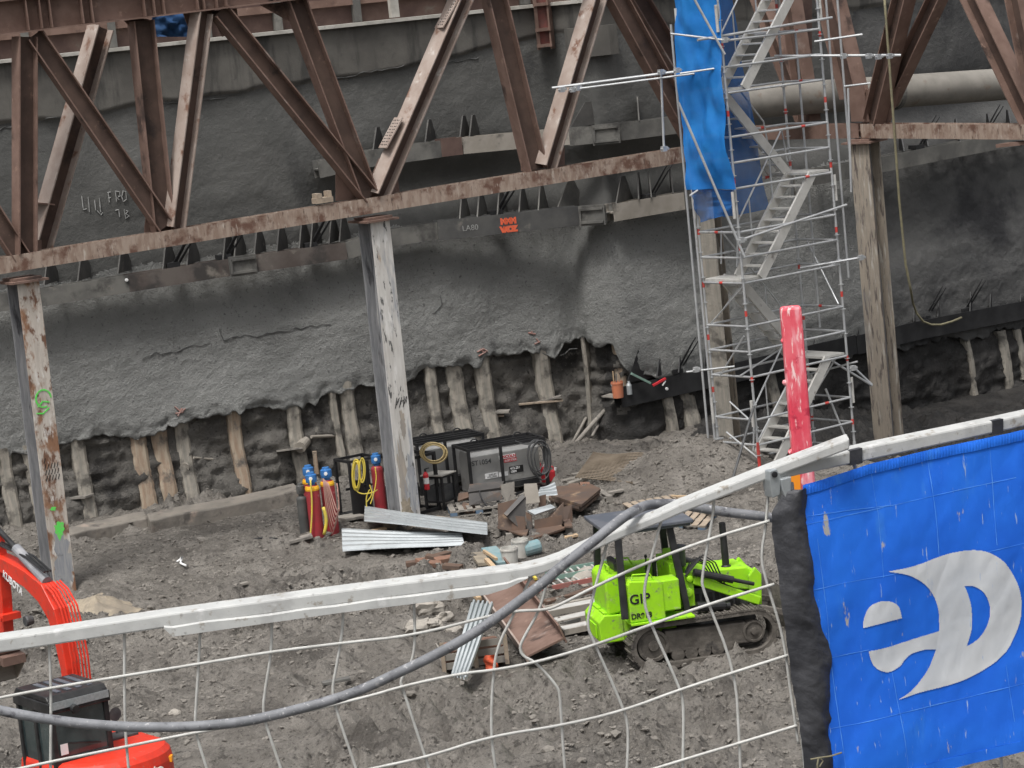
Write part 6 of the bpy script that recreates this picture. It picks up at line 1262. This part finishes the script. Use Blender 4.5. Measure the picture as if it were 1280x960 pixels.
# crate of rubble under the dark sheet
p = G(600, 834); cr_ = local('crate', 'broken timber crate of rubble with an orange bag beside the dark zinc sheet', 'crate')
for z in (.08, .22, .36): MB().box(-.55,.42,-.012,.012,z-.05,z+.05).build('slat', MT['wood_grey'], cr_)
for x in (-.55, -.05, .42): MB().box(x-.03,x+.03,-.04,-.014,.0,.46).build('post', MT['wood'], cr_)
for x in (-.55, .42):
    for z in (.08,.25): MB().box(x-.012,x+.012,.013,.7,z-.05,z+.05).build('slat', MT['wood_grey'], cr_)
MB().box(-.5,.4,.03,.7,.0,.3).build('rubble', MT['brick'], cr_, bevel=.05); place(cr_, (p.x, p.y, p.z), .15)
b = PY(613, 828, p.y-.12); mb = MB(); mb.grid(lambda u, v: b+Vec((.10*(u-.5)*2*(1-.2*v)+.02*math.sin(v*7), -.05*math.sin(u*3.14)-.02*math.sin(v*9+u*5), .22*v-.1)), 8, 8); tag(mb.build('orange_bag', MT['spray_orange'], smooth=True, base=b), 'crumpled bright orange bag hanging on the rubble crate', 'bag')
# rocks
def rock(x, y, r, label, mt='rock', seed=0, n=2):
    b = G(x, y); mb = MB(); nu, nv = 14, 9
    def f(u, v):
        a, e = 2*math.pi*u, math.pi*(v-.5); d = Vec((math.cos(a)*math.cos(e), math.sin(a)*math.cos(e), math.sin(e)*.7)); k = 1+.7*float(vn(np.array([d.x*1.6+seed]), np.array([d.y*1.6+d.z*2]), seed)[0])+.25*float(vn(np.array([d.x*4+seed]), np.array([d.z*4+d.y*3]), seed+2)[0]); return b + d*r*k + Vec((0,0,r*.3))
    mb.grid(f, nu, nv); return tag(mb.build('rock', MT[mt], base=b), label, 'rock', 'rocks on the pit floor')
MT['rock'] = M('pale_rock', (.36,.33,.29), (.27,.25,.22), 3, rough=.9, bump=.02, bscale=14, blots=[((.17,.155,.14),2.5,.56,.7)])
for k, (x, y, r, lb) in enumerate(((540,765,.28,'large pale rock under the fence rail left of the dark zinc sheet'),(556,776,.17,'pale rock just below the large one under the rail'),(526,800,.20,'flat pale rock lowest of the pile left of the hose crossing'),(545,808,.15,'grey rock between the flat rock and the dark zinc sheet'),(568,792,.13,'small rock touching the left edge of the dark zinc sheet'),(736,730,.26,'grey boulder under the rail beside the ladders'),(219,895,.09,'small pale stone right of the excavator tail'),(510,682,.08,'pale stone at the end of the zinc sheets'))): rock(x, y, r, lb, seed=k*3+1)
# bricks, boards, poles, pipes
for k, (x, y, a, lb) in enumerate(((520,712,.1,'brown block at the left of the scattered row above the fence rail'),(532,708,.5,'brown block second in the scattered row above the fence rail'),(544,706,-.2,'brown block at the top of the scattered row above the fence rail'),(556,710,.3,'brown block with a pale end in the scattered row'),(566,714,-.4,'brown block at the right end of the scattered row'),(540,715,.15,'brown block lowest in the scattered row'),(553,702,.7,'brown block furthest back in the scattered row'))):
    b = G(x, y); mb = MB(); mb.box8((0,0,.05), (.17,0,0), (0,.09,0), (0,0,.045)); o = tag(mb.build('brick', MT['brick' if k % 2 else 'plate_rust'], bevel=.01), lb, 'brick', 'brown blocks scattered above the fence rail'); place(o, (b.x, b.y, b.z+.02+.03*(k % 3)), a, (.15*(k % 2), .1*(k % 3)))
def board(p, q, w, th, mt, label, grp=None, nm='board', cat_='board', up=None):
    p, q = Vec(p), Vec(q); d = (q-p).normalized(); s_ = Vec((-d.y, d.x, 0)); s_ = s_.normalized() if s_.length > .1 else Vec((1,0,0)); 
    if up: s_ = Vec(up)
    return tag(MB().bar(p, q, w, th, s_).build(nm, MT[mt], base=p, bevel=.004), label, cat_, grp)
gb = lambda x, y, z=.06: G(x, y)+Vec((0,0,z))
board(gb(545,651), gb(586,657), .09, .07, 'wood_new', 'clean short timber in front of the pallet with blue blocks')
board(gb(700,612), gb(742,598), .16, .05, 'wood_grey', 'long grey board lying left of the wire mat', 'grey boards left of the wire mat'); board(gb(697,606), gb(735,590), .2, .04, 'wood_grey', 'wider grey board behind the long one left of the wire mat', 'grey boards left of the wire mat'); board(gb(716,600,.1), gb(745,583,.1), .14, .05, 'wood_grey', 'grey board ending at the top corner of the wire mat', 'grey boards left of the wire mat')
board(gb(362,680,.05), gb(391,677,.12), .3, .05, 'wood_grey', 'flat grey board under the foot of the gas bottles'); board(gb(425,655,.1), gb(452,650,.1), .5, .05, 'wood_grey', 'muddy planks stacked between the gas bottles and the rack')
board(gb(560,770,.35), gb(543,742,.4), .08, .06, 'wood_new', 'slanting timber left of the dark zinc sheet', 'loose timbers under the fence rail'); board(gb(602,775,.35), gb(573,738,.45), .08, .06, 'wood_new', 'slanting timber right of the dark zinc sheet', 'loose timbers under the fence rail'); board(gb(636,752,.35), gb(611,728,.4), .08, .06, 'wood_new', 'clean timber between the zinc sheet and the ladders', 'loose timbers under the fence rail'); board(gb(596,765,.3), gb(640,742,.35), .06, .05, 'wood_grey', 'thin grey timber crossing behind the slanting ones', 'loose timbers under the fence rail')
board(gb(662,733,.3), gb(672,742,.25), .05, .04, 'yellow', 'short yellow stick by the ladders'); board(gb(655,748,.2), gb(690,738,.2), .3, .04, 'plate_rust', 'dark brown sheet lying left of the ladders', nm='steel_sheet', cat_='sheet')
board(gb(838,596,.3), gb(868,606,.2), .10, .03, 'wood_new', 'loose light board resting on the broken pallet'); board(gb(880,606,.05), gb(912,600,.1), .22, .04, 'wood_grey', 'grey board on the ground at the foot of the scaffold'); board(gb(845,590,.25), gb(885,598,.2), .10, .03, 'wood', 'board leaning across the back of the broken pallet')
board(W(360,562,.05), W(362,562,.7), .55, .04, 'wood_grey', 'pale board shelf fixed to a pile above the gas bottles'); a = W(393,564,.55); board(a, a+Vec((0,0,-.5)), .09, .09, 'pile_rust', 'rusty prop under the pale board shelf', nm='prop', cat_='prop')
board(W(598,515,.1), W(637,514,.45), .28, .05, 'wood_grey', 'plank resting on a pile above the welders', 'boards sticking out of the earth face'); board(W(600,519,.1), W(630,519,.3), .2, .05, 'wood', 'shorter plank just below the one above the welders', 'boards sticking out of the earth face')
board(W(648,505,.2), W(703,500,.5), .22, .04, 'wood', 'upper of two boards leaning out beside the wire mesh', 'boards sticking out of the earth face'); board(W(668,503,.2), W(702,495,.55), .2, .04, 'wood_grey', 'split board on top of the pair beside the wire mesh', 'boards sticking out of the earth face'); board(W(82,622,.1), W(112,620,.6), .3, .05, 'wood_grey', 'grey board sticking out behind the rust and white column', 'boards sticking out of the earth face')
for p_, q_, r, lb in (((711,562),(736,516),.035,'thick dark pole leaning on the earth face, left of three'),((718,556),(757,512),.05,'thick dark pole leaning on the earth face, right of three'),((716,562),(748,522),.025,'thin pale pole leaning between two dark ones'),((740,545),(752,525),.03,'short stub pole at the right of the leaning poles')):
    a = G(p_[0], p_[1]); b = W(q_[0], q_[1], .2); a = PY(p_[0], p_[1], b.y-.8); tag(MB().tube([a, a.lerp(b, .5)+Vec((.02,0,.03)), b], r, 8).build('pole', MT['wood' if r < .03 else 'wood_grey'], smooth=True, base=a), lb, 'pole', 'poles leaning on the earth face')
for (a, b, r, lb) in ((W(386,546,.0), W(386,546,.0)+Vec((-.15,-.75,-.1)), .12,'short wide pipe stub sticking out of the earth face above the gas bottles'),(W(389,546,.6), W(434,544,.2), .035,'thin pipe running right from the wide stub above the gas bottles'),(W(240,573,.0), W(240,573,.0)+Vec((-.12,-.5,-.1)), .10,'pipe stub in the earth face between the rust tinted piles'),(W(242,572,.45), W(283,576,.15), .025,'thin pipe beside the stub between the rust tinted piles'),(W(380,436+90,.0), W(420,440+90,.0), .02,'thin rod lying along the earth face above the pipe stub')):
    tag(MB().tube([a, b], r, 14).build('pipe', MT['steel_tan'], base=a), lb, 'pipe', 'pipes sticking out of the earth face')
# wire mat on the mound
q4 = [PZ(720,601,.12), PZ(790,608,.12), PZ(806,573,.3), PZ(742,570,.3)]; mb = MB()
def mat_p(u, v): p = q4[0].lerp(q4[1], u).lerp(q4[3].lerp(q4[2], u), v); return Vec((p.x, p.y, p.z+.06+.04*math.sin(u*5)*math.sin(v*4)))
for k in range(17): mb.tube([mat_p(k/16, v/8) for v in range(9)], .016, 5)
for k in range(22): mb.tube([mat_p(u/8, k/21)+Vec((0,0,.02)) for u in range(9)], .014, 5)
tag(mb.build('wire_mat', MT['mesh_mat'], base=q4[0]), 'rusty reinforcing wire mat lying on the mud beside the mound', 'wire mat')
# buckets and small tools
def bucket(b, r, h, mt, label, sc_=1):
    t = thing('bucket', b, label, 'bucket', None); MB().lathe(b, (0,0,1), [(0,r*.86),(h*.85,r*.98),(h*.86,r*1.04),(h*.94,r*1.04),(h*.95,r),(h,r),(h,r*.93),(h*.3,r*.85),(h*.3,0)], 22).build('body', MT[mt], t)
    mb = MB(); mb.tube([b+Vec((r*1.02*math.cos(a), -r*.5*math.sin(a)-.01, h*.9-r*.9*math.sin(a))) for a in [k*math.pi/10 for k in range(11)]], .007, 6); mb.build('handle', MT['zinc'], t); return t
bucket(G(638,704), .155, .38, 'bucket_white', 'dirty white bucket with rods in it above the fence rail'); bucket(G(648,697)+Vec((.05,.1,0)), .15, .34, 'bucket_white', 'second dirty white bucket just behind the first')
wb = W(766, 492, .55); bucket(W(773, 497, .75)+Vec((-.0,0,.0)), .135, .36, 'bucket_orange', 'orange bucket of tools at the left end of the black waling')
board(W(757,494,.55), W(776,496,.62), .35, .03, 'wood_grey', 'muddy shelf board under the orange bucket')
b = W(787, 493, .6); tag(MB().lathe(b, (0,0,1), [(0,.065),(.20,.065),(.25,.04),(.30,.03),(.30,0)], 14).build('bottle', MT['corr'], base=b), 'grey plastic bottle right of the orange bucket', 'bottle')
board(W(789,467,.7), W(813,479,.7), .07, .05, 'lad_green', 'green spirit level leaning on the black gusset', nm='spirit_level', cat_='tool'); board(W(816,482,.72), W(832,473,.72), .05, .05, 'red_ink', 'red handled tool lying on the black waling', nm='hand_tool', cat_='tool'); board(W(828,482,.72), W(832,476,.72), .03, .03, 'white', 'small white stick beside the red tool', nm='stick', cat_='stick')
for k in range(3): board(W(768+3*k, 486, .72), W(766+4*k, 464+3*k, .72), .025, .025, ('wood_new','steel_grey','wood')[k], ('pale stick standing in the orange bucket','grey rod standing in the orange bucket','brown stick standing in the orange bucket')[k], nm='stick', cat_='stick')
board(gb(612,696,.15), gb(630,706,.12), .28, .10, 'bluegreen', 'faded blue green plastic sheet lump left of the white bucket', nm='plastic_lump', cat_='plastic'); b = G(656,704); tag(MB().lathe(b+Vec((0,0,.12)), (1,.4,.1), [(0,.11),(.02,.13),(.3,.13),(.32,.11),(.32,0)], 14).build('drum', MT['bluegreen'], base=b), 'small blue green drum on its side right of the white buckets', 'drum')
board(gb(606,699,.2), gb(622,712,.15), .05, .05, 'wood_new', 'yellowish stick beside the blue green plastic'); board(gb(598,706,.1), gb(606,712,.1), .22, .06, 'clay', 'pale lump of clay left of the blue green plastic', nm='clay_lump', cat_='clay')
for k in range(4): bb = G(566+7*k, 718); 
P = [G(222,706)+Vec((0,0,.06)), G(228,702)+Vec((0,0,.08)), G(226,708)+Vec((0,0,.06)), G(233,711)+Vec((0,0,.06))]; tag(MB().tube(P, .022, 6).build('rope', MT['white'], smooth=True, base=P[0]), 'short white scrap of rope lying on the mud', 'rope')
P = [G(314,678)+Vec((0,0,.05)), G(330,676)+Vec((0,0,.06)), G(348,677)+Vec((0,0,.05))]; tag(MB().tube(P, .025, 6).build('stick', MT['steel_black'], smooth=True, base=P[0]), 'dark stick lying on the mud left of the gas bottles', 'stick')
for k, (p_, q_, w_, mt, lb) in enumerate((((655,768),(742,748),.12,'plate_rust','rusty flat bar lying between the red ladder and the grey planks'),((662,774),(746,757),.10,'steel_tan','dusty grey bar beside the rusty flat bar'),((684,764),(748,742),.09,'plate_rust','thin rusty bar just under the red ladder'),((640,762),(690,728),.14,'wood_grey','muddy board crossing the left ends of the ladders'),((648,770),(664,716),.08,'plate_rust','short rusty angle left of the ladders'),((700,790),(748,776),.16,'steel_grey','dark muddy bar under the grey planks'))):
    board(gb(p_[0],p_[1],.13), gb(q_[0],q_[1],.13), w_, .06, mt, lb, 'bars and boards by the ladders', nm='steel_bar' if mt != 'wood_grey' else 'board', cat_='bar' if mt != 'wood_grey' else 'board')
for k, (x, y, a, mt, lb) in enumerate(((300,735,.4,'wood_grey','dark flat board lying on the mud above the fence rail'),(420,850,.2,'steel_grey','dark flat scrap on the mud beside the hose'),(700,668,.9,'brick','small rusty offcut right of the front pallet'),(712,676,.2,'wood_new','small timber offcut right of the front pallet'),(742,640,.5,'wood_grey','muddy offcut below the right plate stack'),(520,742,.3,'wood','board end poking out above the fence rail'),(770,618,.2,'wood_grey','muddy timber between the plate stack and the slatted pallet'),(470,668,.4,'wood_new','short plank end beside the zinc sheets'))):
    b = G(x, y); d = Vec((math.cos(a), math.sin(a), 0))*(.16+.05*(k % 3)); board(b-d+Vec((0,0,.07)), b+d+Vec((0,0,.09)), .12+.03*(k % 2), .04, mt, lb, nm='offcut', cat_='offcut')
# ------------------------------------------------------------------ light
w = bpy.data.worlds.new('World'); S.world = w; w.use_nodes = True; nt = w.node_tree; N = nt.nodes; L = nt.links
sky = N.new('ShaderNodeTexSky'); sky.sky_type = 'NISHITA'; sky.sun_disc = False; sky.sun_elevation = rad(66); sky.sun_rotation = rad(205)
sky.air_density = 1.0; sky.dust_density = 6.0; sky.ozone_density = 1.0
hs = N.new('ShaderNodeHueSaturation'); hs.inputs['Saturation'].default_value = .25
L.new(sky.outputs[0], hs.inputs['Color']); L.new(hs.outputs[0], N['Background'].inputs[0]); N['Background'].inputs[1].default_value = .10
sl = bpy.data.lights.new('sun', 'SUN'); sl.energy = 1.5; sl.angle = rad(14); sl.color = (1, .98, .95)
so = bpy.data.objects.new('sun', sl); COL.objects.link(so)
az = rad(205); el = rad(66); dirv = Vec((math.sin(az)*math.cos(el), math.cos(az)*math.cos(el), math.sin(el)))
so.rotation_euler = dirv.to_track_quat('Z', 'Y').to_euler(); so.location = (0, 20, 40)
S.view_settings.view_transform = 'Standard'; S.view_settings.look = 'None'; S.view_settings.exposure = 0.70; S.view_settings.gamma = 1
for o in bpy.data.objects:
    if '_o' in o: del o['_o']
